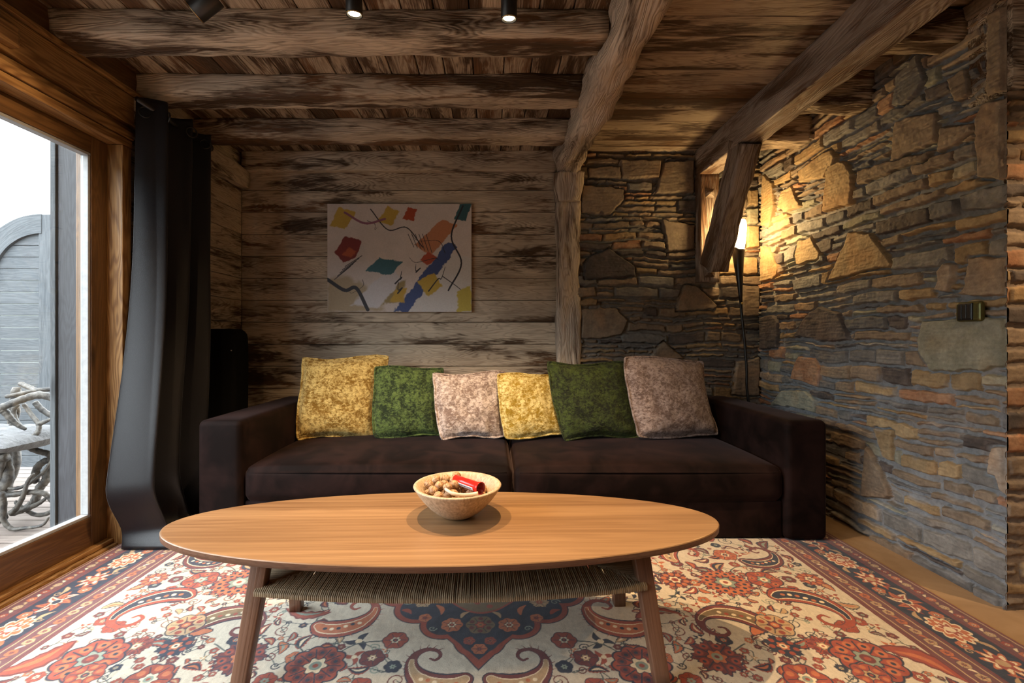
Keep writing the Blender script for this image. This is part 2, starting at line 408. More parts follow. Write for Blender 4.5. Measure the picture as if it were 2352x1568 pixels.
class Paint:
    """a colour field on a grid of real surface coordinates (metres)."""
    def __init__(s, us, vs, base):
        s.us, s.vs = us, vs; s.c = np.zeros((len(vs), len(us), 3), np.float32); s.c[:] = base
    def win(s, x0, x1, y0, y1):
        i0, i1 = np.searchsorted(s.us, [x0, x1]); j0, j1 = np.searchsorted(s.vs, [y0, y1])
        if i1 <= i0 or j1 <= j0: return None
        U, V = np.meshgrid(s.us[i0:i1], s.vs[j0:j1]); return (slice(j0, j1), slice(i0, i1)), U, V
    def put(s, sl, m, col):
        m = m[..., None]; s.c[sl] = s.c[sl] * (1 - m) + np.array(col, np.float32) * m
    def poly(s, pts, col, soft=.001, rag=0, seed=1):
        xs = [p[0] for p in pts]; ys = [p[1] for p in pts]; e = .01 + rag
        w = s.win(min(xs) - e, max(xs) + e, min(ys) - e, max(ys) + e)
        if not w: return
        sl, U, V = w; d = polysd(U, V, pts)
        if rag: d = d + rag * (vnoise(U, V, rag * 2, seed) + .5 * vnoise(U, V, rag * .6, seed + 1))
        s.put(sl, sstep(-soft, soft, d), col)
    def stroke(s, pts, w, col, w1=None):
        w1 = w if w1 is None else w1; n = len(pts) - 1
        for i in range(n):
            (x0, y0), (x1, y1) = pts[i], pts[i + 1]; a = w + (w1 - w) * i / n; b = w + (w1 - w) * (i + 1) / n; e = max(a, b) + .002
            ww = s.win(min(x0, x1) - e, max(x0, x1) + e, min(y0, y1) - e, max(y0, y1) + e)
            if not ww: continue
            sl, U, V = ww; ex, ey = x1 - x0, y1 - y0
            t = np.clip(((U - x0) * ex + (V - y0) * ey) / (ex * ex + ey * ey + 1e-12), 0, 1)
            d = np.hypot(U - x0 - ex * t, V - y0 - ey * t) - (a + (b - a) * t) / 2
            s.put(sl, sstep(.0008, -.0008, d), col)
    def polar(s, x, y, r, fn, col, ang=0, sx=1., sy=1.):
        e = r * 1.4; w = s.win(x - e, x + e, y - e, y + e)
        if not w: return
        sl, U, V = w; ca, sa = math.cos(ang), math.sin(ang)
        X = ((U - x) * ca + (V - y) * sa) / sx; Y = (-(U - x) * sa + (V - y) * ca) / sy
        d = r * fn(np.arctan2(Y, X)) - np.hypot(X, Y)
        s.put(sl, sstep(-.0012, .0012, d), col)

# ================================================================== THE SETTING
XL, XR, YB, YBS, ZC = -1.85, 1.91, 3.36, 3.28, 2.37
YR = 1.70                                         # where the stone wall on the right turns the corner
# floor
mb = MB(); box(mb, (-2.0, -1.9, -.08), (3.3, 3.5, 0.0), 0); struct(mb.build('floor', M['floor']))
# back wall of lime-washed boards
mb = MB(); seam0 = 2.103; sp = .1616; z = seam0 - sp * 14
while z < 2.36:
    z1 = min(z + sp - .003, 2.37)
    if z1 > 0: box(mb, (XL, YB, max(z, 0)), (.52, YB + .03, z1), 0)
    z += sp
box(mb, (XL - .1, YB + .03, 0), (.6, YB + .07, 2.45), 0)
struct(mb.build('wall_back', M['plank'], bevel=.0035))
# left wall boards between window and corner
mb = MB(); z = seam0 - sp * 14
while z < 2.36:
    z1 = min(z + sp - .003, 2.40)
    if z1 > 0: box(mb, (XL - .03, 2.30, max(z, 0)), (XL, YB, z1), 1)
    z += sp
box(mb, (XL - .10, 2.30, 0), (XL - .03, YB + .07, 2.45), 1)
struct(mb.build('wall_left', M['plank'], bevel=.0035))
# room behind the camera, never seen from the front
mb = MB(); box(mb, (-1.95, -1.95, 0), (3.35, -1.85, 2.5), 0); struct(mb.build('wall_front', M['plaster']))
mb = MB(); box(mb, (3.2, -1.85, 0), (3.3, YR + .1, 2.45), 1); struct(mb.build('wall_side', M['plaster']))
mb = MB(); box(mb, (-1.95, -1.85, 0), (-1.85, -.45, 2.45), 1); struct(mb.build('wall_left', M['plaster']))
# ceiling boards
mb = MB(); x = -1.95
while x < .50:
    w = .145 + rnd.uniform(-.012, .012); box(mb, (x + .0025, -1.9, ZC), (x + w - .0025, YB + .02, ZC + .025), 1); x += w
y = YB + .02
while y > -1.9:
    w = .135 + rnd.uniform(-.012, .012); box(mb, (.502, y - w + .002, ZC - .012), (2.05, y - .002, ZC + .02), 0); y -= w
box(mb, (-2.1, -1.95, ZC + .03), (3.35, 3.5, ZC + .08), 0)
y = YR
while y > -1.9:
    w = .14; box(mb, (2.052, y - w + .002, ZC - .012), (3.3, y - .002, ZC + .02), 0); y -= w
struct(mb.build('ceiling', M['ceil'], bevel=.004))

# ---- stone walls
def RW(pts):                                      # photo px on the right wall -> (distance along wall, height)
    out = []
    for px, py in pts:
        Y = F * XR / (px - CX); out.append((Y, CH - (py - CY) / F * Y))
    return out
def BW(pts): return [((px - CX) / F * YBS, CH - (py - CY) / F * YBS) for px, py in pts]
PAL = dict(grey=((.118, .114, .108), (.165, .16, .15)), brown=(( .15, .115, .085), (.20, .155, .11)), ochre=((.20, .14, .075), (.25, .185, .105)),
           dark=((.050, .043, .042), (.085, .07, .065)), rust=((.20, .10, .055), (.26, .16, .10)), green=((.17, .17, .13), (.22, .215, .17)), slate=((.090, .090, .092), (.13, .13, .13)),
           pale=((.30, .25, .20), (.22, .17, .13)))
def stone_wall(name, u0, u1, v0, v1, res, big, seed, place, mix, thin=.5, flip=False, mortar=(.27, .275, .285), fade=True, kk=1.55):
    rs = random.Random(seed); nu = int((u1 - u0) / res) + 1; nv = int((v1 - v0) / res) + 1
    us = np.linspace(u0, u1, nu); vv = np.linspace(v0, v1, nv); U, V = np.meshgrid(us, vv)
    wu = U + .010 * vnoise(U, V, .07, seed) + .006 * vnoise(U, V, .018, seed + 1)
    wv = V + .030 * vnoise(U, V, .26, seed + 2) + .012 * vnoise(U, V, .035, seed + 3) + .004 * vnoise(U, V, .012, seed + 7)
    sd = np.full(U.shape, -.05); idx = np.zeros(U.shape, int)
    cols = [(mortar, tuple(c * .8 for c in mortar))]; dep = [0.]; tilt = [(0, 0, 0, 0)]
    keys = list(mix); wts = [mix[k] for k in keys]
    def newstone(kind, d):
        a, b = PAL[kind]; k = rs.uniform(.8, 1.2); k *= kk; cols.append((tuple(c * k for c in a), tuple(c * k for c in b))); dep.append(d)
    bigm = np.full(U.shape, -1.)
    bigs = [(p, k, polysd(wu, wv, p)) for p, k in big]
    for p, k, d in bigs: bigm = np.maximum(bigm, d)
    v = v0 - .03
    def stone(a, b, c, d):
        j = lambda s: rs.uniform(-s, s); h = d - c; g = rs.uniform(.005, .013) / 2
        e = min(.012, h * .22)
        pts = [(a + g + j(.006), c + g + abs(j(e))), ((a + b) / 2 + j(.3) * (b - a), c + g + abs(j(e * .4))), (b - g + j(.006), c + g + abs(j(e))),
               (b - g + j(.008), d - g - abs(j(e))), ((a + b) / 2 + j(.3) * (b - a), d - g - abs(j(e * .4))), (a + g + j(.008), d - g - abs(j(e)))]
        i0, i1 = np.searchsorted(us, [a - .03, b + .03]); j0, j1 = np.searchsorted(vv, [c - .04, d + .04])
        if i1 <= i0 or j1 <= j0: return
        s = (slice(j0, j1), slice(i0, i1)); dd = polysd(wu[s], wv[s], pts)
        newstone(rs.choices(keys, wts)[0], rs.uniform(.0, .014)); n = len(cols) - 1
        m = dd > sd[s]; sd[s] = np.where(m, dd, sd[s]); idx[s] = np.where(m, n, idx[s])
    while v < v1 + .03:
        h = rs.uniform(.024, .040) if rs.random() < thin + (.04 if v > 1.2 else -.14) else rs.uniform(.050, .092)
        u = u0 - rs.uniform(0, .2)
        while u < u1 + .02:
            w = rs.uniform(.07, .30) if h < .04 else rs.uniform(.09, .34)
            if h > .05 and rs.random() < .25:
                c = v + h * rs.uniform(.35, .65); stone(u, u + w, v, c); stone(u, u + w, c, v + h)
            else: stone(u, u + w, v, v + h)
            u += w
        v += h
    gap = bigm > -.009
    sd = np.where(gap, bigm, sd); idx = np.where(gap & (bigm <= 0), 0, idx)
    for p, k, d in bigs:
        newstone(k, rs.uniform(.010, .018)); idx = np.where((d > 0) & (d >= bigm - 1e-9), len(cols) - 1, idx)
    idx = np.where(sd <= 0, 0, idx)
    ca = np.array([c[0] for c in cols]); cb = np.array([c[1] for c in cols]); da = np.array(dep)
    rs2 = np.random.RandomState(seed + 5); ta = rs2.uniform(-.05, .05, (len(cols), 2))
    f = np.clip(.5 + 1.3 * vnoise(U, V, .045, seed + 11) + .7 * vnoise(U, V, .012, seed + 12), 0, 1)[..., None]
    C = ca[idx] * (1 - f) + cb[idx] * f
    stain = np.clip(vnoise(U, V, .11, seed + 14) * 3 - .35, 0, 1)[..., None] * .5
    C = C * (1 - stain) + (C * np.array([1.25, .95, .7])) * stain
    strat = vnoise(U, V * 7, .05, seed + 20)
    edge = sstep(-.001, .007, sd)
    # smeared mortar runs over the stone edges low down
    smear = sstep(.30, .0, vnoise(U, V, .09, seed + 31) + .25 + .45 * sstep(.2, 1.7, V)) * sstep(.016, .0, sd)
    C = C * (1 - (smear * .8)[..., None]) + np.array(mortar) * (smear * .8)[..., None]
    H = edge * (.012 + da[idx]) + edge * (.003 * strat + .004 * vnoise(U, V, .05, seed + 21) + .0022 * vnoise(U, V, .012, seed + 22))
    H += (1 - edge) * (.003 * vnoise(U, V, .015, seed + 23) + .004 * vnoise(U, V, .05, seed + 24) - .010 * sstep(.9, 1.7, V))
    cav = sstep(.36, .46, vnoise(U, V, .03, seed + 40)) * (1 - edge); H -= .010 * cav
    H += edge * (np.where(idx > 0, 1, 0)) * (ta[idx, 0] * ((U * 9) % 1 - .5) * .0 + ta[idx, 1] * 0)
    fe = sstep(0, .014, U - u0) if fade else 1; H = H * fe + .012 * (1 - fe)
    P = place(U, V, H)
    return struct(grid_obj(name, P, M['stone'], C, flip=flip))
big_r = [(RW(p), k) for p, k in [
    ([(1952, 532), (2000, 538), (2051, 605), (2047, 615), (1945, 637), (1902, 643)], 'ochre'),
    ([(1885, 698), (1930, 717), (1955, 780), (1826, 779), (1834, 761), (1863, 717)], 'dark'),
    ([(2121, 736), (2310, 731), (2314, 838), (2258, 857), (2140, 852), (2111, 806), (2111, 771)], 'green'),
    ([(2226, 583), (2310, 583), (2310, 678), (2197, 678), (2216, 653)], 'brown'),
    ([(2172, 596), (2194, 599), (2196, 634), (2178, 670), (2150, 666), (2156, 621)], 'pale'),
    ([(1834, 557), (1866, 541), (1888, 580), (1885, 592), (1831, 610), (1828, 589)], 'ochre'),
    ([(1748, 560), (1770, 567), (1788, 612), (1786, 628), (1776, 640), (1748, 647)], 'ochre'),
    ([(1748, 730), (1776, 723), (1791, 742), (1788, 801), (1748, 803)], 'dark'),
    ([(1837, 819), (1872, 819), (1885, 844), (1883, 886), (1818, 867), (1824, 838)], 'rust'),
    ([(1799, 894), (1853, 895), (1875, 918), (1875, 950), (1770, 924)], 'green'),
    ([(1906, 375), (1943, 370), (1962, 398), (1958, 469), (1892, 485), (1897, 422)], 'ochre'),
    ([(1836, 389), (1911, 342), (1925, 361), (1897, 408), (1840, 417)], 'ochre'),
    ([(1822, 422), (1843, 473), (1803, 487), (1789, 473), (1798, 436)], 'ochre'),
    ([(1752, 400), (1775, 420), (1780, 470), (1768, 520), (1749, 515)], 'ochre'),
    ([(2061, 281), (2154, 258), (2150, 328), (2047, 375)], 'brown'),
    ([(1972, 389), (2103, 356), (2141, 347), (2136, 366), (1972, 424)], 'brown'),
    ([(2159, 291), (2239, 276), (2239, 300), (2154, 356)], 'brown'),
    ([(2257, 234), (2314, 215), (2314, 412), (2248, 412), (2243, 281)], 'brown'),
    ([(2272, 23), (2316, 9), (2316, 203), (2267, 220)], 'brown'),
    ([(2060, 180), (2110, 130), (2130, 190), (2090, 240), (2050, 250)], 'grey'),
    ([(2280, 1029), (2310, 1033), (2312, 1145), (2294, 1127), (2287, 1098), (2267, 1094)], 'pale'),
    ([(1990, 1022), (2026, 1076), (2048, 1138), (2037, 1145), (1980, 1138)], 'brown'),
    ([(2008, 985), (2052, 985), (2052, 1055), (2030, 1050)], 'ochre'),
    ([(2180, 180), (2225, 150), (2235, 210), (2195, 235)], 'brown'),
]]
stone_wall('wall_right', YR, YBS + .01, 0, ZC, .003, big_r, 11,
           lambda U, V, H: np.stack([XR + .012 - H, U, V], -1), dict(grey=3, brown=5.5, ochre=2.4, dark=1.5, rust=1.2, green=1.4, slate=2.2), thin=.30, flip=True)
big_b = [(BW(p), k) for p, k in [
    ([(1398, 567), (1457, 615), (1460, 638), (1342, 642), (1342, 605), (1355, 589)], 'dark'),
    ([(1336, 710), (1416, 710), (1444, 736), (1429, 768), (1378, 777), (1336, 776)], 'brown'),
    ([(1572, 653), (1601, 656), (1648, 701), (1639, 713), (1553, 713), (1556, 694)], 'brown'),
    ([(1518, 503), (1594, 516), (1594, 573), (1531, 576), (1527, 541)], 'brown'),
    ([(1336, 427), (1432, 433), (1433, 458), (1406, 490), (1336, 487)], 'brown'),
    ([(1524, 375), (1594, 369), (1594, 441), (1505, 442)], 'brown'),
    ([(1422, 369), (1518, 369), (1515, 407), (1428, 407)], 'brown'),
    ([(1524, 780), (1572, 825), (1486, 825)], 'brown'),
    ([(1703, 656), (1744, 656), (1744, 726), (1706, 726)], 'brown'),
    ([(1715, 519), (1743, 519), (1743, 570), (1715, 573)], 'ochre'),
    ([(1648, 621), (1680, 589), (1738, 592), (1740, 630), (1651, 634)], 'ochre'),
    ([(1690, 828), (1744, 818), (1744, 905), (1680, 905)], 'brown'),
    ([(1718, 440), (1742, 440), (1742, 475), (1718, 475)], 'ochre'),
    ([(1716, 480), (1742, 480), (1742, 515), (1716, 515)], 'green'),
]]
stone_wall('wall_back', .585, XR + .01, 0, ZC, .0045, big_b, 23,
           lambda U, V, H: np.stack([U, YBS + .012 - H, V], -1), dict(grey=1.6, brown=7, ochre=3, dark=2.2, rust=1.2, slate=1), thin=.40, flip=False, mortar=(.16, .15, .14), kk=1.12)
stone_wall('wall_return', XR - .003, XR + .5, 0, 1.93, .005, [], 31,
           lambda U, V, H: np.stack([U, YR + .003 - H * .5, V], -1), dict(brown=4, ochre=3, rust=3, dark=1), thin=.2, mortar=(.24, .19, .15), fade=False)
mb = MB(); box(mb, (XR + .5, YR, 0), (3.3, YR + .1, 2.45), 2); box(mb, (XR + .04, YR + .03, 0), (XR + .5, YR + .1, 2.45), 2); struct(mb.build('wall_return', M['plaster']))
mb = MB(); box(mb, (XR + .06, YR + .02, 0), (XR + .12, YBS + .2, 2.45), 1); box(mb, (.56, YBS + .09, 0), (XR + .1, YBS + .1, 2.45), 1); struct(mb.build('wall_core', M['plaster']))

# ---- window in the left wall
XF = -1.82; XS = -1.895
win = struct(empty('window_1'))
def wpart(name, mat, boxes, bevel=.003, grain=1):
    mb = MB()
    for a, b, *g in boxes: box(mb, a, b, g[0] if g else grain)
    return mb.build(name, mat, win, bevel=bevel)
wpart('casing', M['honey'], [((-1.97, -.45, 1.966), (XF, 2.306, 2.003)), ((-1.97, -.45, 2.007), (XF + .008, 2.306, 2.045)),
                             ((-1.97, 2.244, 0), (XF, 2.30, 1.964), 2)])
wpart('frame', M['sash'], [((-1.97, 2.156, .0), (XS, 2.243, 1.965), 2), ((-1.965, -.45, 1.886), (XS, 2.155, 1.965)), ((-1.965, .93, .18), (XS, 1.02, 1.886), 2)])
wpart('bottom_rail', M['dsash'], [((-1.965, -.45, .012), (XS, 2.155, .172))])
wpart('glazing_bead', M['alu'], [((-1.935, 1.02, .172), (XS - .004, 2.156, .186)), ((-1.935, 1.02, 1.872), (XS - .004, 2.156, 1.885)), ((-1.935, 2.142, .187), (XS - .004, 2.155, 1.871), 2)], .002)
wpart('pane', M['glass'], [((-1.928, 1.021, .187), (-1.922, 2.141, 1.871)), ((-1.928, -.449, .187), (-1.922, .929, 1.885))], 0)
mb = MB(); box(mb, (-1.90, -.45, 0), (-1.842, 2.243, .012), 1); box(mb, (-1.90, -.45, .013), (-1.862, 2.243, .034), 1)
o = mb.build('sill', M['honey'], win, bevel=.003)
# timbers above the window
mb = MB(); box(mb, (-1.99, -1.85, 2.085), (XF - .004, 2.50, 2.235), 1); box(mb, (-1.99, -1.85, 2.047), (XF - .025, 2.50, 2.083), 1)
box(mb, (-1.99, -1.85, 2.238), (XF + .012, 2.50, 2.262), 1)
o = struct(mb.build('trim_1', M['honey'], bevel=.005))
mb = MB(); box(mb, (-1.99, -1.85, 2.264), (XF - .01, 2.5, 2.37), 1); struct(mb.build('trim_2', M['dsash']))
mb = MB(); timber(mb, (XL + .035, 2.32, 2.165), (XL + .035, YB - .03, 2.165), (0, 0, 1), .075, .135, 20, .003, rad=.012, seed=5)
tag(mb.build('wall_timber', M['plank']), 'thick lime-washed log end course high on the left plank wall beside the curtain', 'timber')
mb = MB(); box(mb, (-1.845, 1.60, 2.105), (-1.79, 1.735, 2.19), 1)
tag(mb.build('wooden_block', M['honey'], bevel=.012), 'small chamfered honey wood block fixed on the timber above the window', 'block')

# ---- ceiling timbers
for i, (y, lab) in enumerate([(1.88, 'lime-washed ceiling beam nearest the spotlights, above the sofa front'), (2.34, 'middle lime-washed ceiling beam, one behind the spotlights'), (2.81, 'third lime-washed ceiling beam, close to the back plank wall')]):
    mb = MB(); timber(mb, (XL - .02, y + .08, 2.318), (.475, y + .08, 2.318), (0, 0, 1), .16, .118, 60, .0035, rad=.022, seed=20 + i)
    tag(mb.build('ceiling_beam', M['beam']), lab, 'beam', 'cross beams under the boarded ceiling')
mb = MB(); timber(mb, (XL + .03, YB - .028, 2.30), (.47, YB - .028, 2.30), (0, 0, 1), .056, .148, 50, .002, rad=.012, seed=29)
tag(mb.build('ceiling_beam', M['plank']), 'flat lime-washed beam laid along the top of the back plank wall', 'beam', 'cross beams under the boarded ceiling')
for i, (y, z0, lab) in enumerate([(1.84, 2.225, 'short dark beam stub between big timber and stone wall, nearest the camera'), (2.285, 2.19, 'short dark beam stub between big timber and stone wall, middle of three'), (2.74, 2.195, 'short lamp-lit beam stub above the torch lamp, deepest of three')]):
    mb = MB(); timber(mb, (1.57, y + .07, (z0 + 2.36) / 2), (XR + .005, y + .07, (z0 + 2.36) / 2), (0, 0, 1), .13, 2.36 - z0, 14, .004, rad=.02, seed=40 + i)
    tag(mb.build('beam_stub', M['beam']), lab, 'beam', 'beam stubs against the stone wall')
# hewn curved log beam on its post
mb = MB(); timber(mb, (.537, YB - .02, 2.285), (.533, -1.85, 2.285), (0, 0, 1), .165, .215, 130, .010, wa=.012, rad=.055, seed=3)
tag(mb.build('log_beam', M['log']), 'crooked hewn log beam running to the back wall onto a round-nosed post', 'beam')
mb = MB(); timber(mb, (.537, 3.308, 0), (.537, 3.308, 1.995), (0, 1, 0), .172, .092, 60, .005, wa=.005, rad=.028, seed=8)
post = tag(mb.build('wooden_post', M['log']), 'pale rubbed wooden post standing where plank wall meets stone wall', 'post')
mb = MB(); timber(mb, (.537, 3.285, 1.99), (.537, 3.275, 2.19), (0, 1, 0), .185, .135, 16, .006, rad=.05, seed=9, taper=lambda t: (.93 + .16 * math.sin(min(1, t * 1.3) * 1.9), .93 + .15 * math.sin(min(1, t * 1.3) * 1.9)))
mb.build('capital', M['log'], post)
# straight main beam, its wall stub and the slanting brace
mb = MB(); timber(mb, (1.517, YBS - .003, 2.262), (1.517, -1.85, 2.262), (0, 0, 1), .137, .194, 110, .0025, rad=.007, seed=12)
tag(mb.build('main_beam', M['timber']), 'massive straight squared timber beam running overhead towards the stone corner', 'beam')
mb = MB(); timber(mb, (1.517, 3.245, 1.41), (1.517, 3.245, 2.168), (0, 1, 0), .137, .085, 26, .002, rad=.012, seed=13)
stub = tag(mb.build('timber_post', M['timber']), 'short wooden wall post behind the slanting brace, lit by the lamp', 'post')
for zc in (1.475, 2.03):
    mb = MB(); q = .034; y0 = 3.203
    c = (1.517, y0 - .022, zc); vs_ = [(1.517 - q, y0, zc - q), (1.517 + q, y0, zc - q), (1.517 + q, y0, zc + q), (1.517 - q, y0, zc + q), c]
    mb.add(vs_, [(0, 1, 4), (1, 2, 4), (2, 3, 4), (3, 0, 4), (3, 2, 1, 0)]); mb.build('peg', M['timber'], stub)
mb = MB(); timber(mb, (1.512, 3.135, 1.50), (1.517, 2.74, 2.19), (0, 1, .6), .132, .165, 40, .004, wa=.003, rad=.022, seed=15)
tag(mb.build('brace', M['timber']), 'slanting wooden brace in front of the torch lamp holding up the main beam', 'brace')
# lintel over the opening at the far right
mb = MB(); timber(mb, (XR + .002, YR + .06, 2.15), (3.2, YR + .06, 2.15), (0, 0, 1), .16, .43, 20, .003, rad=.02, seed=17)
tag(mb.build('lintel', M['beam']), 'brown timber lintel above the rusty stones at the far right edge', 'lintel')

# ---- outside
mb = MB(); y = 1.0
while y < 5.2:
    box(mb, (-7.5, y, -.05), (-1.985, y + .088, -.005), 0); y += .098
box(mb, (-7.5, -4, -.10), (-1.985, 5.3, -.055), 0)
struct(mb.build('ground_deck', M['deck']))
mb = MB(); box(mb, (-2.098, 2.20, -.005), (-1.992, 2.33, 3.2), 2); 
o = mb.build('door_post', M['greyd'], bevel=.006); tag(o, 'weathered dark grey post outside close to the window glass', 'post')
mb = MB(); box(mb, (-2.125, 2.19, -.005), (-2.099, 2.25, 3.2), 2); mb.build('batten', M['grey'], o, bevel=.003)
# unseen slope added beyond the terrace to block low sky light
gx = np.linspace(-8, -160, 60); gy = np.linspace(-140, 160, 60); GX, GY = np.meshgrid(gx, gy)
GZ = -3.2 + np.clip(-GX - 14, 0, 200) * .17 + 5 * vnoise(GX + 300, GY + 300, 30, 3) * sstep(8, 60, -GX) + np.clip(GY - 20, 0, 200) * .12 + np.clip(-20 - GY, 0, 200) * .12
M['sky_blocker'] = m_plain('sky_blocker_green', (.075, .085, .07), .95)
struct(grid_obj('ground_sky_blocker', np.stack([GX, GY, GZ], -1), M['sky_blocker'], flip=False))
# screen
YS = 3.4; scr = thing('privacy_screen', 'grey plank privacy screen with arched top standing on the terrace', 'screen', (-3.6, YS, 0))
ax, az = (105 - CX) / F * YS, CH - (650 - CY) / F * YS; ri, ro = .363, .505
def local(o, c): 
    o.location = (-c[0], -c[1], -c[2]); return o
LS = (-3.6, YS, 0)
mb = MB(); box(mb, ((97 - CX) / F * YS, YS - .03, -.005), ((128 - CX) / F * YS, YS + .03, az + ro), 2); local(mb.build('upright', M['grey'], scr, bevel=.006), LS)
mb = MB(); vs_ = []; ts_ = []; N = 28
for i in range(N + 1):
    a = R(90 + 90 * i / N)
    for r_ in (ri, ro):
        for yy in (YS - .035, YS + .03): vs_.append((ax + r_ * math.cos(a), yy, az + r_ * math.sin(a))); ts_.append((a * .45 + 3, r_, yy))
fs_ = []
for i in range(N):
    a = i * 4; b = a + 4
    fs_ += [(a, b, b + 2, a + 2), (a + 1, a + 3, b + 3, b + 1), (a, a + 1, b + 1, b), (a + 2, b + 2, b + 3, a + 3)]
fs_ += [(0, 2, 3, 1), (N * 4, N * 4 + 1, N * 4 + 3, N * 4 + 2)]
mb.add(vs_, fs_, ts_); local(mb.build('arch', M['grey'], scr), LS)
mb = MB(); box(mb, (ax - ro, YS - .03, -.005), (ax - ri, YS + .03, az), 2); local(mb.build('upright', M['grey'], scr, bevel=.006), LS)
mb = MB(); z = .06
while z < az + ri - .02:
    z1 = z + .0865; half = ri + .03 if z1 < az else math.sqrt(max(.0004, (ri + .03) ** 2 - (z - az) ** 2))
    box(mb, (ax - half, YS - .012, z), ((98 - CX) / F * YS, YS + .012, z1 - .003), 0); z = z1
local(mb.build('plank_panel', M['grey'], scr, bevel=.003), LS)
# a second, lower screen that goes on to the left
mb = MB(); z = .06
while z < 1.35:
    box(mb, (-6.4, YS + .05, z), (ax - ro - .02, YS + .075, z + .0835), 0); z += .0865
tag(mb.build('plank_fence', M['grey'], bevel=.003), 'weathered grey plank fence beyond the privacy screen', 'fence')
# antler chair
AC = (-2.75, 2.55, 0); ch = thing('antler_chair', 'armchair made of grey antlers with a fur seat on the terrace', 'chair', AC)
def antler(pts, r0, r1, Y0, Y1=None, knob=False):
    Y1 = Y0 if Y1 is None else Y1; n = len(pts)
    for mir in (0, 1):
        P = [W(px, py, Y0 + (Y1 - Y0) * i / (n - 1)) for i, (px, py) in enumerate(pts)]
        for q in P: q.z = max(q.z, r0 * .9)
        if mir: P = [Vector((2 * -2.83 - q.x, q.y + .02, q.z)) for q in P]
        C = catmull(P, 7); m = len(C); mb = MB()
        rr = [(r0 + (r1 - r0) * i / (m - 1)) * (1 + .07 * math.sin(i * 1.9)) for i in range(m)]
        rr[-1] *= .4; rr[0] *= .8
        tube(mb, C, rr, 8); mb.recentre(AC); mb.build('antler', M['antler'], ch)
antler([(0, 937), (48, 918), (89, 907), (126, 915), (170, 935)], .019, .022, 2.5, 2.6)
antler([(12, 911), (48, 904), (89, 896), (126, 892), (180, 880)], .012, .016, 2.75, 2.9)
antler([(0, 938), (13, 947), (29, 966), (45, 978), (61, 986)], .022, .009, 2.5, 2.55)
antler([(41, 927), (32, 943), (38, 966), (55, 985)], .015, .009, 2.7)
antler([(54, 927), (73, 953), (89, 974), (88, 990), (83, 996), (57, 1016), (35, 1023), (-10, 1023)], .010, .016, 2.55, 2.48)
antler([(89, 974), (108, 966), (124, 959)], .014, .006, 2.53)
antler([(80, 923), (96, 940), (126, 959), (160, 975)], .016, .012, 2.6)
antler([(0, 1001), (19, 1017), (22, 1026), (10, 1055), (3, 1087), (10, 1113), (32, 1122), (64, 1112), (96, 1087), (112, 1068), (124, 1045)], .014, .007, 2.42, 2.5)
antler([(-20, 1137), (32, 1135), (64, 1130), (96, 1131), (112, 1141), (126, 1160), (115, 1176), (83, 1182), (48, 1163), (35, 1150)], .016, .010, 2.45, 2.55)
antler([(2, 1130), (8, 1155), (8, 1192), (26, 1215), (57, 1220), (96, 1206), (113, 1186)], .016, .006, 2.38, 2.42)
antler([(57, 1023), (89, 1036), (112, 1042), (118, 1054), (100, 1060), (84, 1077), (80, 1110)], .016, .020, 2.6, 2.65)
antler([(77, 1087), (64, 1106), (51, 1144), (35, 1170), (24, 1179)], .007, .016, 2.45)
antler([(124, 1061), (112, 1080), (105, 1103), (92, 1119), (80, 1150), (60, 1168)], .022, .022, 2.7, 2.6)
antler([(26, 1179), (64, 1167), (92, 1154), (108, 1141)], .018, .008, 2.5)
antler([(12, 1026), (12, 1060), (18, 1100), (0, 1140), (5, 1215)], .030, .024, 2.5, 2.44)
antler([(150, 890), (160, 960), (150, 1060), (170, 1120), (160, 1150)], .024, .020, 2.85, 2.85)
# fur seat
nx, ny = 40, 30; P = np.zeros((ny * 2, nx, 3)); 
uu = np.linspace(-1, 1, nx); vv_ = np.linspace(-1, 1, ny)
UU, VV = np.meshgrid(uu, vv_); ed = np.clip(1 - np.abs(UU) ** 5, 0, 1) ** .5 * np.clip(1 - np.abs(VV) ** 5, 0, 1) ** .5
top = np.stack([UU * .36 - .08, VV * .26 + .02, .455 + .045 * ed + .02 * vnoise(UU + 3, VV + 3, .25, 3) * ed], -1)
bot = np.stack([UU * .36 - .08, VV * .26 + .02, .455 - .05 * ed + .03 * vnoise(UU + 3, VV + 3, .3, 4) * ed], -1)
P = np.concatenate([top, bot[::-1]], 0); grid_obj('fur_seat', P, M['fur'], None, ch)
mb = MB(); tube(mb, catmull([(-.43, -.2, .40), (-.1, -.22, .395), (.25, -.2, .40)], 8), .022, 8); mb.build('seat_rail', M['antler'], ch)

# ================================================================== RUG
RX = -.045; HW = 1.78; RV0, RV1 = .72, 3.22; RVC = 1.97
us = np.arange(-HW, HW + .001, .0025)
vs1 = np.concatenate([np.arange(RV0, 1.24, .006), np.arange(1.24, 2.42, .0025), np.arange(2.42, RV1 + .001, .008)])
CR, RD, DR, OR, NV, CRM, TAN, OLV, GRN, PUR = (.54, .48, .38), (.28, .050, .026), (.13, .022, .022), (.43, .125, .048), (.012, .018, .040), (.70, .58, .40), (.42, .28, .15), (.16, .11, .055), (.22, .27, .22), (.13, .045, .05)
pt = Paint(us, vs1, CR)
rr = random.Random(99)
def spiral(x, y, r, a0, turns, w, col, mir=1):
    pts = []; n = int(10 * turns) + 4
    for i in range(n + 1):
        t = i / n; a = a0 + mir * t * turns * 6.283; q = r * (1 - t * .85); pts.append((x + q * math.cos(a), y + q * math.sin(a)))
    pt.stroke(pts, w, col, w * .6)
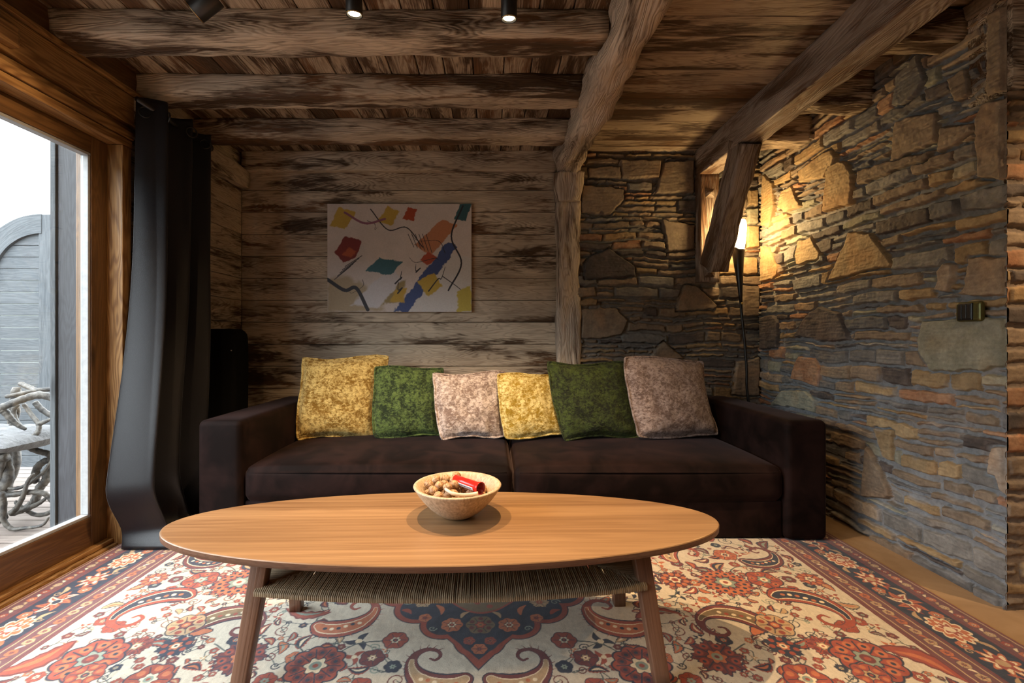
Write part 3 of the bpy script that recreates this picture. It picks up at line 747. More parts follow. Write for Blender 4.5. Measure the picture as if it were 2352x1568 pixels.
def rosette(x, y, r, n=8, c=(RD, OR, CRM, GRN), spiky=False, ph=0.):
    f = (lambda a: .86 + .14 * np.abs(np.cos(n * .5 * (a + ph)))) if not spiky else (lambda a: .78 + .22 * np.abs(((a + ph) * n / 6.283) % 1 * 2 - 1) + .05 * np.sin(a * n * 3))
    pt.polar(x, y, r, f, NV); pt.polar(x, y, r * .93, f, c[0])
    for k in range(n):
        a = (k + .5) * 6.283 / n - ph; a2 = a + 3.1416 / n
        pt.stroke([(x + r * .35 * math.cos(a2), y + r * .35 * math.sin(a2)), (x + r * .8 * math.cos(a2), y + r * .8 * math.sin(a2))], r * .05, NV)
        if r > .05: pt.polar(x + r * .62 * math.cos(a), y + r * .62 * math.sin(a), r * .16, lambda q: 1 + 0 * q, c[1]);
        if r > .07: pt.polar(x + r * .62 * math.cos(a), y + r * .62 * math.sin(a), r * .07, lambda q: 1 + 0 * q, NV)
    pt.polar(x, y, r * .42, lambda a: .85 + .15 * np.cos(6 * a), NV); pt.polar(x, y, r * .37, lambda a: .85 + .15 * np.cos(6 * a), c[2])
    pt.polar(x, y, r * .2, lambda a: 1 + 0 * a, c[3]); pt.polar(x, y, r * .09, lambda a: 1 + 0 * a, c[0])
def leafp(x, y, L, w, ang, col, out=NV, vein=None, jag=0):
    def sh(L, w):
        n = 12; P = []
        for sgn in (1, -1):
            for i in range(n + 1):
                t = i / n if sgn > 0 else 1 - i / n
                q = w * math.sin(math.pi * t ** .8) ** .8 * (1 + (jag if i % 2 else 0)); bend = .18 * L * math.sin(math.pi * t)
                lx, ly = t * L - L / 2, sgn * q / 2 + bend - .1 * L
                P.append((x + lx * math.cos(ang) - ly * math.sin(ang), y + lx * math.sin(ang) + ly * math.cos(ang)))
        return P
    if out: pt.poly(sh(L * 1.08, w * 1.3 + .003), out)
    pt.poly(sh(L, w), col)
    if vein: pt.poly(sh(L * .7, w * .35), vein)
def paisley(x, y, s, ang, mir=1, c=(RD, NV, OR)):
    """boteh: fat teardrop whose tip curls over into a spiral."""
    def tr(a, b): b *= mir; return (x + s * (a * math.cos(ang) - b * math.sin(ang)), y + s * (a * math.sin(ang) + b * math.cos(ang)))
    spine = [(-.42, -.12, .17), (-.33, -.20, .26), (-.15, -.24, .29), (.05, -.20, .25), (.2, -.08, .17), (.28, .08, .11), (.26, .24, .075), (.15, .34, .055), (.01, .33, .045), (-.05, .24, .035), (.0, .16, .03), (.07, .18, .02)]
    sp = catmull([(a, b, w) for a, b, w in spine], 4)
    for k, col in ((1.28, NV), (1.12, c[0]), (.72, CRM), (.60, c[1])):
        m = len(sp) if k > 1 else int(len(sp) * .5)
        for i in range(m - 1):
            a, b = sp[i], sp[i + 1]; w = (a.z * k if k > 1 else max(.004, a.z * k - .02 * (i > 12))) * s
            pt.stroke([tr(a.x, a.y), tr(b.x, b.y)], w * (1 if k < 1 else 1), col)
    for i in range(0, int(len(sp) * .75), 2):            # teeth around the outside
        a = sp[i]; b = sp[min(i + 1, len(sp) - 1)]; d = Vector((b.x - a.x, b.y - a.y)).normalized(); q = a.z * .5 + .07
        pt.stroke([tr(a.x + d.y * a.z * .5, a.y - d.x * a.z * .5), tr(a.x + d.y * q + d.x * .03, a.y - d.x * q + d.y * .03)], .018 * s, c[0], .004 * s)
    for i in range(6):
        pt.polar(*tr(-.33 + i * .085, -.2 - .03 * math.sin(i)), .028 * s, lambda q: 1 + 0 * q, (c[2], CRM)[i % 2])
def vine(pts, w=.0035, col=(.05, .07, .07)):
    C = [(q.x, q.y) for q in catmull([(a, b, 0) for a, b in pts], 8)]; pt.stroke(C, w, col)
def sym(fn):
    for sg in (1, -1): fn(sg)
# field: small filler first, then the large motifs
placed = []
big = [(1.00, 1.88, .115), (1.17, 1.90, .075), (1.365, 1.905, .06), (1.27, 1.70, .13), (1.30, 2.09, .11), (.87, 1.62, .13), (1.03, 1.60, .07), (.99, 1.49, .06),
       (1.12, 1.49, .06), (1.216, 1.43, .11), (1.385, 1.42, .09), (.97, 1.345, .07), (.90, 2.13, .11), (.80, 1.90, .08), (.14, 1.385, .13), (.46, 1.64, .13), (.64, 1.67, .07),
       (.50, 1.40, .10), (.28, 1.52, .05), (.335, 1.435, .05), (.75, 1.44, .10), (.62, 1.90, .12), (.70, 2.15, .08), (1.12, 2.12, .07)]
def inmed(u, v):
    return (u / .50) ** 2 + ((v - RVC) / .62) ** 2 < 1.0
tries = 0
while tries < 9000 and len(placed) < 1300:
    tries += 1; u = rr.uniform(.02, 1.41); v = rr.uniform(RV0 + .36, RV1 - .36); r = rr.choice([.045, .035, .03, .024, .02]) if tries < 3500 else rr.choice([.02, .016, .013])
    if inmed(u, v): continue
    if any(math.hypot(u - a, v - b) < r * .6 + c * .62 for a, b, c in big): continue
    if any(math.hypot(u - a, v - b) < (r + c) * .86 for a, b, c in placed): continue
    placed.append((u, v, r))
near = lambda u, v: sorted(placed, key=lambda q: math.hypot(q[0] - u, q[1] - v))[1:3]
for u, v, r in placed:
    for a, b, c in near(u, v)[:2]:
        if rr.random() < .8:
            mx_, my_ = (u + a) / 2 + rr.uniform(-.02, .02), (v + b) / 2 + rr.uniform(-.02, .02)
            sym(lambda sg: vine([(sg * u, v), (sg * mx_, my_), (sg * a, b)], .0032))
for u, v, r in placed:
    k = rr.random(); ang = rr.uniform(0, 6.28); ph = rr.uniform(0, 1); c = rr.choice([RD, RD, DR, DR, NV, NV, TAN, OR]); c2 = rr.choice([OR, CRM, TAN, GRN])
    def f(sg):
        a = ang if sg > 0 else math.pi - ang
        if k < .34: 
            rosette(sg * u, v, r * .82, rr.choice([5, 6]), (c if c != TAN else RD, OR, c2, GRN), spiky=r < .03, ph=ph)
        elif k < .72: leafp(sg * u, v, r * 2.1, r * .75, a, c, NV if c != NV else RD, c2, .25)
        elif k < .84: spiral(sg * u, v, r * .8, a, 1.4, .0045, rr.choice([NV, DR, GRN]), sg)
        else:
            for q in range(3): leafp(sg * (u) + .5 * r * math.cos(a + q * 2.1), v + .5 * r * math.sin(a + q * 2.1), r * 1.2, r * .5, a + q * 2.1, c, None, None)
            pt.polar(sg * u, v, r * .25, lambda q: 1 + 0 * q, CRM)
    sym(f)
def bigm(sg):
    A = lambda a: a if sg > 0 else math.pi - a
    vine([(sg * 1.0, 1.88), (sg * 1.1, 2.0), (sg * 1.22, 2.0), (sg * 1.365, 1.905)], .005); vine([(sg * .99, 1.49), (sg * 1.06, 1.53), (sg * 1.12, 1.49), (sg * 1.22, 1.43)], .005)
    vine([(sg * .28, 1.52), (sg * .4, 1.5), (sg * .5, 1.42), (sg * .62, 1.5), (sg * .75, 1.44), (sg * .87, 1.5)], .005)
    vine([(sg * .8, 1.9), (sg * .75, 1.78), (sg * .64, 1.75), (sg * .5, 1.78)], .005)
    rosette(sg * 1.0, 1.88, .115, 14, (RD, OR, GRN, CRM), True); rosette(sg * 1.17, 1.90, .072, 5, (RD, OR, GRN, CRM), ph=.3)
    rosette(sg * 1.365, 1.905, .056, 9, (RD, OR, CRM, GRN), True)
    paisley(sg * 1.25, 1.70, .30, -.35 if sg > 0 else math.pi + .35, -1 if sg > 0 else 1)
    paisley(sg * 1.28, 2.10, .25, .1 if sg > 0 else math.pi - .1, 1 if sg > 0 else -1, (DR, NV, OR))
    paisley(sg * .87, 1.62, .28, 2.6 if sg > 0 else math.pi - 2.6, 1 if sg > 0 else -1, (DR, OLV, RD))
    rosette(sg * 1.03, 1.60, .066, 6, (TAN, RD, DR, OR)); rosette(sg * .99, 1.49, .058, 7, (NV, RD, OR, CRM), True)
    rosette(sg * 1.12, 1.49, .055, 8, (RD, DR, TAN, CRM), True)
    rosette(sg * 1.216, 1.43, .105, 9, (RD, OR, GRN, DR)); rosette(sg * 1.17, 1.36, .055, 6, (RD, OR, TAN, NV)); 
    leafp(sg * 1.385, 1.42, .20, .055, A(-.9), RD, DR, OR, .2); rosette(sg * .97, 1.345, .07, 6, (RD, OR, CRM, GRN))
    paisley(sg * .92, 2.14, .22, 1.2 if sg > 0 else math.pi - 1.2, -sg, (RD, TAN, NV))
    rosette(sg * .80, 1.90, .07, 10, (DR, OR, CRM, RD), True); rosette(sg * .62, 1.92, .11, 12, (RD, OR, TAN, NV), True); rosette(sg * .70, 2.15, .07, 7, (RD, OR, CRM, GRN)); rosette(sg * 1.12, 2.12, .055, 6, (OR, RD, CRM, NV))
    paisley(sg * .14, 1.385, .25, 0.1 if sg > 0 else math.pi - .1, sg, (DR, TAN, OR))
    paisley(sg * .46, 1.65, .27, math.pi - .2 if sg > 0 else .2, -sg, (RD, OR, NV))
    rosette(sg * .50, 1.40, .095, 10, (RD, DR, CRM, GRN)); rosette(sg * .28, 1.52, .045, 6, (RD, DR, CRM, NV)); rosette(sg * .335, 1.435, .042, 5, (DR, RD, TAN, CRM))
    leafp(sg * .64, 1.67, .17, .03, A(.15), RD, DR, GRN, .35); rosette(sg * .75, 1.44, .085, 8, (DR, RD, OR, GRN), True)
    for q in range(5): pt.polar(sg * (.30 + .03 * q), 1.30, .012, lambda a: 1 + 0 * a, OR)
sym(bigm)
# medallion
lob = [(0, 1.52, .085), (.13, 1.605, .08), (.23, 1.70, .09), (.31, 1.80, .09), (.36, 1.93, .11)]
full = []
for a, b, c in lob:
    for sx_ in (1, -1):
        for sy_ in (1, -1): full.append((sx_ * a, RVC + sy_ * (RVC - b), c))
for grow, col in ((.004, NV), (.0, RD), (-.020, NV)):
    for a, b, c in full: pt.polar(a, b, c + grow, lambda q: 1 + 0 * q, col)
    pt.poly([(0, RVC - .585 - grow * 2), (.085 + grow, 1.50), (.30, 1.75), (.40, RVC), (.30, 2 * RVC - 1.75), (.085, 2 * RVC - 1.5), (0, RVC + .585), (-.085, 2 * RVC - 1.5), (-.30, 2 * RVC - 1.75), (-.40, RVC), (-.30, 1.75), (-.085 - grow, 1.50)], col)
for sy_ in (1, -1):
    def V_(v): return RVC + sy_ * (RVC - v)
    pt.polar(0, V_(1.85), .19, lambda a: .92 + .06 * np.cos(4 * a), RD); pt.polar(0, V_(1.85), .18, lambda a: .92 + .06 * np.cos(4 * a), OLV)
    for k in range(26): 
        a = k * 2.4; q = .15 * math.sqrt((k + 1) / 26); pt.polar(q * math.cos(a), V_(1.85) + q * math.sin(a), .012, lambda z: 1 + 0 * z, (DR, TAN, CRM, RD)[k % 4])
    rosette(0, V_(1.60), .055, 6, (OLV, DR, RD, OR)); rosette(0, V_(1.475), .028, 6, (OR, CRM, RD, NV))
    for sg in (1, -1):
        rosette(sg * .035, V_(1.515), .022, 5, (RD, CRM, OR, NV)); rosette(sg * .10, V_(1.60), .042, 7, (OR, RD, CRM, DR)); rosette(sg * .20, V_(1.64), .026, 5, (OR, CRM, RD, NV))
        rosette(sg * .22, V_(1.74), .04, 6, (TAN, DR, OR, RD), True); rosette(sg * .32, V_(1.80), .036, 6, (RD, OR, CRM, NV)); rosette(sg * .38, V_(1.92), .04, 6, (OR, RD, CRM, NV)); rosette(sg * .29, V_(1.92), .04, 8, (TAN, DR, OR, RD), True)
        leafp(sg * .15, V_(1.69), .07, .02, 1.2 * sg, OR, None); leafp(sg * .06, V_(1.66), .05, .016, -.9 * sg, TAN, None); leafp(sg * .27, V_(1.68), .05, .02, .6 * sg, RD, None)
        spiral(sg * .28, V_(1.74), .02, 0, 1.2, .004, GRN, sg); spiral(sg * .165, V_(1.58), .015, 0, 1.2, .004, GRN, sg)
# borders
def band(o0, o1, col):                                # o = distance in from the rug edge
    for sg in (1, -1):
        a, b = sorted((sg * (HW - o0), sg * (HW - o1))); w = pt.win(a, b, RV0 + o0, RV1 - o0)
        if w: pt.put(w[0], np.ones(w[1].shape), col)
    for a, b in ((RV0 + o0, RV0 + o1), (RV1 - o1, RV1 - o0)):
        w = pt.win(-HW + o0, HW - o0, a, b)
        if w: pt.put(w[0], np.ones(w[1].shape), col)
band(.0, .347, (.05, .03, .035)); band(0, .012, (.16, .03, .02)); band(.012, .088, PUR); band(.088, .235, NV); band(.235, .347, PUR)
for o0 in (.016, .030, .076, .086, .236, .252, .322, .334, .344):
    band(o0, o0 + .0045, TAN if o0 in (.016, .252, .322) else DR)
# a band fills a frame: repaint what lies inside in the right order, so paint frames as rings
def side(o, f, step, n0=0):
    v = RV0 + .36; k = n0
    while v < RV1 - .36:
        for sg in (1, -1): f(sg * (HW - o), v, sg, k)
        v += step; k += 1
side(.053, lambda u, v, sg, k: (rosette(u, v, .017, 5, ((TAN, OR, RD)[k % 3], CRM, CRM, DR)), leafp(u, v + .026, .024, .010, .8 * sg, CRM if k % 2 else TAN, None)), .052)
side(.288, lambda u, v, sg, k: (rosette(u, v, .019, 5, ((TAN, OR, TAN)[k % 3], CRM, RD, NV)), leafp(u, v + .027, .026, .010, -.8 * sg, CRM if k % 2 else OR, None)), .054)
def palm(u, v, sg, k):
    j = k % 3
    if j == 0:
        pt.polar(u, v, .085, lambda a: .70 + .22 * np.abs(np.sin(5.5 * a)), CRM, sx=.72); pt.polar(u, v, .078, lambda a: .64 + .22 * np.abs(np.sin(5.5 * a)), OR, sx=.72)
        pt.polar(u, v, .05, lambda a: .8 + .2 * np.cos(7 * a), CRM, sx=.7); pt.polar(u, v, .038, lambda a: .8 + .2 * np.cos(7 * a), RD, sx=.7); pt.polar(u, v, .016, lambda a: 1 + 0 * a, CRM)
    elif j == 1:
        for q in range(7): leafp(u + .026 * math.cos(q * .9), v + .04 * math.sin(q * .9), .062, .022, q * .9, (OR, CRM)[q % 2], DR, RD, .2)
        pt.polar(u, v, .022, lambda a: .85 + .15 * np.cos(6 * a), CRM); pt.polar(u, v, .014, lambda a: 1 + 0 * a, NV)
    else:
        pt.polar(u, v, .07, lambda a: .75 + .2 * np.cos(9 * a), OR, sx=.8); pt.polar(u, v, .055, lambda a: .75 + .2 * np.cos(9 * a), CRM, sx=.8); pt.polar(u, v, .043, lambda a: .75 + .2 * np.cos(5 * a), RD, sx=.8); pt.polar(u, v, .017, lambda a: 1 + 0 * a, TAN)
    s_ = 1 if k % 2 else -1
    rosette(u + s_ * .035 * sg, v + .083, .024, 5, (OR, RD, CRM, NV)); leafp(u - s_ * .04 * sg, v + .08, .06, .016, 1.2 * s_, TAN, None, None, .2); leafp(u - s_ * .02, v + .105, .05, .012, -.7 * s_, RD, None); spiral(u + s_ * .045, v + .055, .015, 0, 1.2, .004, TAN, sg)
side(.162, palm, .165)
U, V = np.meshgrid(us, vs1)
Zr = .009 + .0012 * vnoise(U + 3, V, .02, 2) + .0015 * vnoise(U + 3, V, .15, 3)
ed = np.minimum(np.minimum(U + HW, HW - U), np.minimum(V - RV0, RV1 - V)); Zr = Zr * sstep(-.002, .006, ed) + .0005
C = np.clip(pt.c * (1 + .14 * vnoise(U, V * .3, .006, 8) + .08 * vnoise(U + 5, V, .09, 9))[..., None], 0, 1)
o = grid_obj('persian_rug', np.stack([U + RX, V, Zr], -1), M['rug'], C, flip=False)
tag(o, 'large oriental rug with cream floral field, navy medallion and dark flowered border', 'rug')

# ================================================================== SOFA
SX0, SX1, SY0, SY1, SH = -1.463, 1.655, 2.256, 3.25, .605
sofa = thing('sofa', 'wide dark brown velvet sofa with two seat cushions against the back wall', 'sofa', (.096, 2.75, 0))
SC = (.096, 2.75, 0)
def softbox(name, a, b, mat, parent, rad=.03, puff=(0, 0, 0), div=(14, 14, 8), c=SC, seed=1, crown=None):
    """upholstered block with rolled edges, gently swollen."""
    mb = MB(); cx, cy, cz = [(p + q) / 2 for p, q in zip(a, b)]; hx, hy, hz = [(q - p) / 2 for p, q in zip(a, b)]
    def P(x, y, z):                                    # x,y,z in -1..1 on the cube surface
        v = Vector((x * hx, y * hy, z * hz)); i = Vector((max(-hx + rad, min(hx - rad, v.x)), max(-hy + rad, min(hy - rad, v.y)), max(-hz + rad, min(hz - rad, v.z))))
        d = v - i
        if d.length > 1e-6: v = i + d.normalized() * rad
        fx, fy, fz = 1 - x * x, 1 - y * y, 1 - z * z
        v.x += puff[0] * x * fy * fz; v.y += puff[1] * y * fx ** .5 * fz; v.z += puff[2] * z * (max(0, fx) ** .35) * (max(0, fy) ** .35)
        if crown: v.z += crown(x, y, z)
        return (v.x + cx - c[0], v.y + cy - c[1], v.z + cz - c[2])
    def lin(n, h):
        e = rad / h; base = [-1, -1 + e * .3, -1 + e * .65, -1 + e] + [(-1 + e) + (2 - 2 * e) * k / n for k in range(1, n)] + [1 - e, 1 - e * .65, 1 - e * .3, 1]; return base
    A, B, D = lin(div[0], hx), lin(div[1], hy), lin(div[2], hz)
    for ax, (g1, g2) in ((0, (B, D)), (1, (A, D)), (2, (A, B))):
        for s_ in (-1, 1):
            vs_ = []
            for q in g2:
                for p in g1:
                    vs_.append(P(*((s_, p, q) if ax == 0 else (p, s_, q) if ax == 1 else (p, q, s_))))
            n1 = len(g1); fs = [(j * n1 + i, j * n1 + i + 1, (j + 1) * n1 + i + 1, (j + 1) * n1 + i) for j in range(len(g2) - 1) for i in range(n1 - 1)]
            if (ax == 1) != (s_ < 0): fs = [f[::-1] for f in fs]
            mb.add(vs_, fs, None, True)
    o = mb.build(name, mat, parent)
    m = o.modifiers.new('weld', 'WELD'); m.merge_threshold = .0004
    return o
softbox('arm', (SX0, SY0, .0135), (SX0 + .215, SY1, SH), M['sofa'], sofa, .028, (.004, .003, .004), (8, 16, 10))
softbox('arm', (SX1 - .205, SY0, .0135), (SX1, SY1, SH), M['sofa'], sofa, .028, (.004, .003, .004), (8, 16, 10))
softbox('backrest', (SX0 + .216, 3.06, .06), (SX1 - .206, SY1 - .003, SH - .005), M['sofa'], sofa, .04, (0, .01, .004), (30, 6, 10))
softbox('base', (SX0 + .217, SY0 + .03, .014), (SX1 - .207, 3.058, .200), M['sofa'], sofa, .012, (0, 0, 0), (20, 6, 4))
xm = (1179 - CX) / F * 2.27
for x0, x1 in ((SX0 + .219, xm - .003), (xm + .003, SX1 - .209)):
    c_ = softbox('seat_cushion', (x0, SY0 + .012, .204), (x1, 3.056, .365), M['sofa'], sofa, .035, (.0, .012, .038), (34, 20, 6))
    # welt along the upper front edge
    mb = MB(); pts = [(x0 + .03 + (x1 - x0 - .06) * i / 40 - SC[0], SY0 + .016 - .010 * math.sin(math.pi * i / 40) - SC[1], .345 + .004 * math.sin(math.pi * i / 40)) for i in range(41)]
    tube(mb, pts, .0035, 6); mb.build('welt', M['sofa'], c_)

# ================================================================== CUSHIONS
def pillow(name, label, mat, pxs, Ys, T=.085, seed=1, pin=.05):
    """corners TL TR BR BL in photo px with their distances."""
    TL, TR, BR, BL = [W(px, py, Y) for (px, py), Y in zip(pxs, Ys)]
    c = (TL + TR + BR + BL) / 4; n = (TR - BL).cross(TL - BR).normalized()
    if n.y > 0: n = -n
    N = 36; g = np.linspace(-1, 1, N + 1); S, Tt = np.meshgrid(g, g)
    sg = np.sign(S) * np.abs(S) ** .85; tg = np.sign(Tt) * np.abs(Tt) ** .85
    s_ = sg * (1 - pin * (1 - tg ** 2)); t_ = tg * (1 - pin * (1 - sg ** 2))
    a, b = (s_ + 1) / 2, (t_ + 1) / 2
    # round the corners
    def arr(v): return np.array(v)
    base = ((1 - a) * (1 - b))[..., None] * arr(BL) + (a * (1 - b))[..., None] * arr(BR) + (a * b)[..., None] * arr(TR) + ((1 - a) * b)[..., None] * arr(TL)
    rnd_ = (np.clip(np.abs(sg), 0, 1) ** 8 * np.clip(np.abs(tg), 0, 1) ** 8)[..., None]
    base = base + (arr(c) - base) * .04 * rnd_
    wob = (.020 * np.sin(3.1 * sg + seed) * np.abs(tg) ** 3 * np.sign(tg))[..., None] * (arr(TL) - arr(BL)) + (.020 * np.sin(2.7 * tg + seed * 2) * np.abs(sg) ** 3)[..., None] * (arr(TR) - arr(TL))
    base = base + wob
    prof = (np.clip(1 - (np.abs(sg) / .955) ** 2.6, 0, 1) * np.clip(1 - (np.abs(tg) / .955) ** 2.6, 0, 1)) ** .45 + .015
    wr = .012 * vnoise(S + 4, Tt + 4, .35, seed) + .007 * vnoise(S * 1.5 + 4, Tt + 4, .14, seed + 1)
    foldn = .007 * np.sin(9 * np.arctan2(tg, sg) + seed) * np.clip(np.hypot(sg, tg) - .55, 0, 1)
    h = prof * T * .95 + (wr + foldn) * (prof ** .5)
    nn = arr(n); front = base + h[..., None] * nn; back = base - (h * .9)[..., None] * nn
    P = np.concatenate([front.reshape(-1, 3), back.reshape(-1, 3)]) - arr(c)
    me = MB(); M1 = (N + 1) ** 2
    fs = []
    for j in range(N):
        for i in range(N):
            q = (j * (N + 1) + i, j * (N + 1) + i + 1, (j + 1) * (N + 1) + i + 1, (j + 1) * (N + 1) + i)
            fs.append(q); fs.append(tuple(M1 + k for k in q[::-1]))
    me.add([tuple(p) for p in P], fs, None, True)
    o = me.build(name, mat, None, c); w = o.modifiers.new('weld', 'WELD'); w.merge_threshold = .0003
    ring = [(0, i) for i in range(N)] + [(j, N) for j in range(N)] + [(N, N - i) for i in range(N)] + [(N - j, 0) for j in range(N)]
    ctr = arr(c); pts = [Vector(base[j, i] - ctr) for j, i in ring]
    pts = [p * (1 + .004 * math.sin(k * .9)) + Vector(tuple(nn)) * .003 * math.sin(k * .45 + seed) for k, p in enumerate(pts)]
    mb = MB(); tube(mb, pts, .0068, 8, closed=True); mb.build('piping', mat, o)
    return tag(o, label, 'cushion', 'velvet cushions lined up on the sofa')
cu = [
 ('large gold crushed-velvet cushion at the left end of the row', 'v_gold', [(689, 820), (891, 817), (861, 1004), (681, 1012)], (2.95, 3.05, 2.93, 2.83), .085),
 ('small mid-green crushed-velvet cushion between the large gold and a pale cushion', 'v_green', [(856, 841), (1016, 842), (1011, 1003), (857, 1006)], (2.90, 3.02, 2.89, 2.79), .065),
 ('small pale taupe cushion between mid-green and small yellow cushions', 'v_taupe', [(989, 857), (1157, 853), (1158, 1002), (1011, 1011)], (2.86, 2.98, 2.86, 2.76), .06),
 ('small bright yellow-gold velvet cushion, partly behind the dark green one', 'v_gold2', [(1138, 857), (1268, 857), (1300, 1000), (1158, 1010)], (2.83, 2.95, 2.83, 2.74), .055),
 ('large very dark green velvet cushion, second from the right end', 'v_dgreen', [(1252, 831), (1440, 832), (1470, 1003), (1291, 1012)], (2.84, 2.98, 2.84, 2.73), .08),
 ('large mauve-taupe velvet cushion at the right end of the row', 'v_taupe2', [(1428, 816), (1612, 825), (1648, 1003), (1461, 1008)], (2.82, 2.98, 2.86, 2.73), .085),
]
for i, (lab, m, pp, ys, T) in enumerate(cu): pillow('cushion', lab, M[m], pp, ys, T, 50 + i * 3)

# ================================================================== COFFEE TABLE
TC = Vector((-.157, 1.503, 0)); TA = R(1.6)
tab = thing('coffee_table', 'oval walnut coffee table with a woven cord shelf, standing on the rug', 'table', TC); tab.rotation_euler = (0, 0, TA)
TZ = .410
def oval(a, b, n=128, e=2.0):
    return [(a * (abs(math.cos(t)) ** (2 / e)) * (1 if math.cos(t) >= 0 else -1), b * (abs(math.sin(t)) ** (2 / e)) * (1 if math.sin(t) >= 0 else -1)) for t in [2 * math.pi * i / n for i in range(n)]]
mb = MB(); prof = [(1, .002, 0), (1, 0, .003), (0, 0, 0)]
rings = [(-.012, TZ - .022), (-.001, TZ - .020), (0, TZ - .003), (-.002, TZ - .0006), (-.006, TZ)]
vs_ = []; ts_ = []; n = 160
for inset, z in rings:
    for x, y in oval(.90 + inset, .295 + inset, n): vs_.append((x, y, z)); ts_.append((x, y, z))
fs = [(k * n + i, k * n + (i + 1) % n, (k + 1) * n + (i + 1) % n, (k + 1) * n + i) for k in range(len(rings) - 1) for i in range(n)]
fs += [tuple(range(n))[::-1], tuple((len(rings) - 1) * n + i for i in range(n))]
mb.add(vs_, fs[2 * n:], ts_, False); top_ = mb.build('table_top', M['walnut'], tab)
mb = MB(); mb.add(vs_, fs[:2 * n], ts_, True); mb.build('edge_band', M['walleg'], top_)
SZ = .273
for sx, sy, fx in ((-1, -1, -.553), (1, -1, .625), (-1, 1, -.553), (1, 1, .625)):
    mb = MB(); top = Vector((fx * 1.0 + (.02 if sx < 0 else -.025), sy * .112, TZ - .022)); bot = Vector((fx + (-.012 if sx < 0 else .012), sy * .205, .0125))
    d = (bot - top); 
    def lt(t): return (1 - .16 * t, 1 - .16 * t)
    timber(mb, top, bot, (0, 1, 0), .050, .044, 10, .0, rad=.0045, seed=1, taper=lt, cross=2); mb.build('leg', M['walleg'], tab)
# woven shelf: bowed frame wound with cord
shelf_parent = tab
def fy(x): return .205 - .055 * (abs(x - .036) / .60) ** 2.2        # half depth of the shelf
xa, xb = -.565, .637
mb = MB()
for sg in (-1, 1):
    pts = [(xa + .02 + (xb - xa - .04) * i / 40, sg * fy(xa + (xb - xa) * i / 40), SZ) for i in range(41)]; tube(mb, pts, .0105, 8)
for xe in (xa + .02, xb - .02):
    tube(mb, [(xe, -fy(xe), SZ), (xe, 0, SZ), (xe, fy(xe), SZ)], .0105, 8)
sh = mb.build('shelf', M['walleg'], tab)
mb = MB(); x = xa + .028; k = 0; PX = .0058
rq = random.Random(4)
while x < xb - .026:
    f = fy(x); r = .0033; edge = min(x - xa, xb - x); zz = SZ + .012 + rq.uniform(-.0008, .0008); dx = rq.uniform(-.0012, .0012)
    # mitre: near the ends the cords only run from the long rail to the diagonal
    inner = 0 if edge > f + .02 else f - max(0.0, edge - .02)
    yy = f + .0125
    for sg in (-1, 1):
        pts = [(x + dx, sg * (f - .008), SZ - .0125), (x + dx * .5, sg * yy, SZ - .004), (x, sg * yy, SZ + .006), (x, sg * (f - .004), zz + .001)]
        e = inner if inner > 0 else -.001
        pts += [(x + dx, sg * max(e, (f * .5 + e * .5)), zz - .002), (x + dx * 1.5, sg * max(e, 0), zz - .002)]
        tube(mb, pts, r, 5)
        tube(mb, [(x + PX * .5, sg * (f - .008), SZ - .0125), (x + PX * .5, sg * max(e, 0), SZ - .011)], r, 4)
    x += PX
for xe, s_ in ((xa, 1), (xb, -1)):
    y = -fy(xe + s_ * .05) + .012
    while y < fy(xe + s_ * .05) - .012:
        f = fy(xe + s_ * .1); Lx = .02 + max(0, f - abs(y))
        pts = [(xe + s_ * .03, y, SZ - .012), (xe + s_ * .0085, y, SZ - .003), (xe + s_ * .0085, y, SZ + .006), (xe + s_ * .018, y, SZ + .0128), (xe + s_ * (.02 + Lx * .5), y, SZ + .0105), (xe + s_ * (.02 + Lx), y, SZ + .0105)]
        tube(mb, pts, .0031, 5); y += PX
mb.build('cord_weave', M['cane'], sh)

# ================================================================== BOWL, NUTS, NUTCRACKER
BX, BY, BZ = (1051 - CX) / F * 1.555, 1.555, TZ
BO = (BX, BY, BZ)
mb = MB(); H = .106
outer = [(.0, .0005), (.040, .0005), (.052, .004), (.075, .018), (.098, .038), (.118, .060), (.134, .082), (.1475, .102), (.149, .105), (.147, .1075), (.141, .1085), (.135, .106)]
inner = [(.124, .088), (.108, .064), (.088, .042), (.062, .025), (.03, .017), (.0, .015)]
mp = [(max(r, 1e-4), z) for r, z in outer + inner]
lathe(mb, mp, 72); o = mb.build('bowl', M['maple'], None, BO); tag(o, 'pale turned wooden bowl full of nuts on the coffee table', 'bowl')
# inner profile radius -> height
ip = [(.135, .106)] + inner
def bowl_clear(x, y, z, r):
    R_ = math.hypot(x, y); m = 9
    for (r0, z0), (r1, z1) in zip(ip, ip[1:]):
        ex, ez = r1 - r0, z1 - z0; t = max(0, min(1, ((R_ - r0) * ex + (z - z0) * ez) / (ex * ex + ez * ez))); m = min(m, math.hypot(R_ - r0 - ex * t, z - z0 - ez * t))
    return m >= r
def nutmesh(s):
    mb = MB(); N1, N2 = 22, 14; vs_ = []
    for j in range(N2 + 1):
        th = math.pi * j / N2
        for i in range(N1):
            a = 2 * math.pi * i / N1
            r = 1 + .04 * math.sin(3 * a + j * .9 + s) + .05 * math.exp(-(math.sin(a) ** 2) * 30) * math.sin(th) + .03 * math.sin(7 * a + 2 * j + s)
            x, y, z = math.sin(th) * math.cos(a) * r, math.sin(th) * math.sin(a) * r, -math.cos(th) * 1.16 * (1 + .05 * (j == N2))
            vs_.append((x * .0152, y * .0145, z * .0155))
    fs = [(j * N1 + i, j * N1 + (i + 1) % N1, (j + 1) * N1 + (i + 1) % N1, (j + 1) * N1 + i) for j in range(N2) for i in range(N1)]
    mb.add(vs_, fs, [(v[0] + s, v[1], v[2]) for v in vs_], True); return mb
protos = []
rb = random.Random(5); sph = []
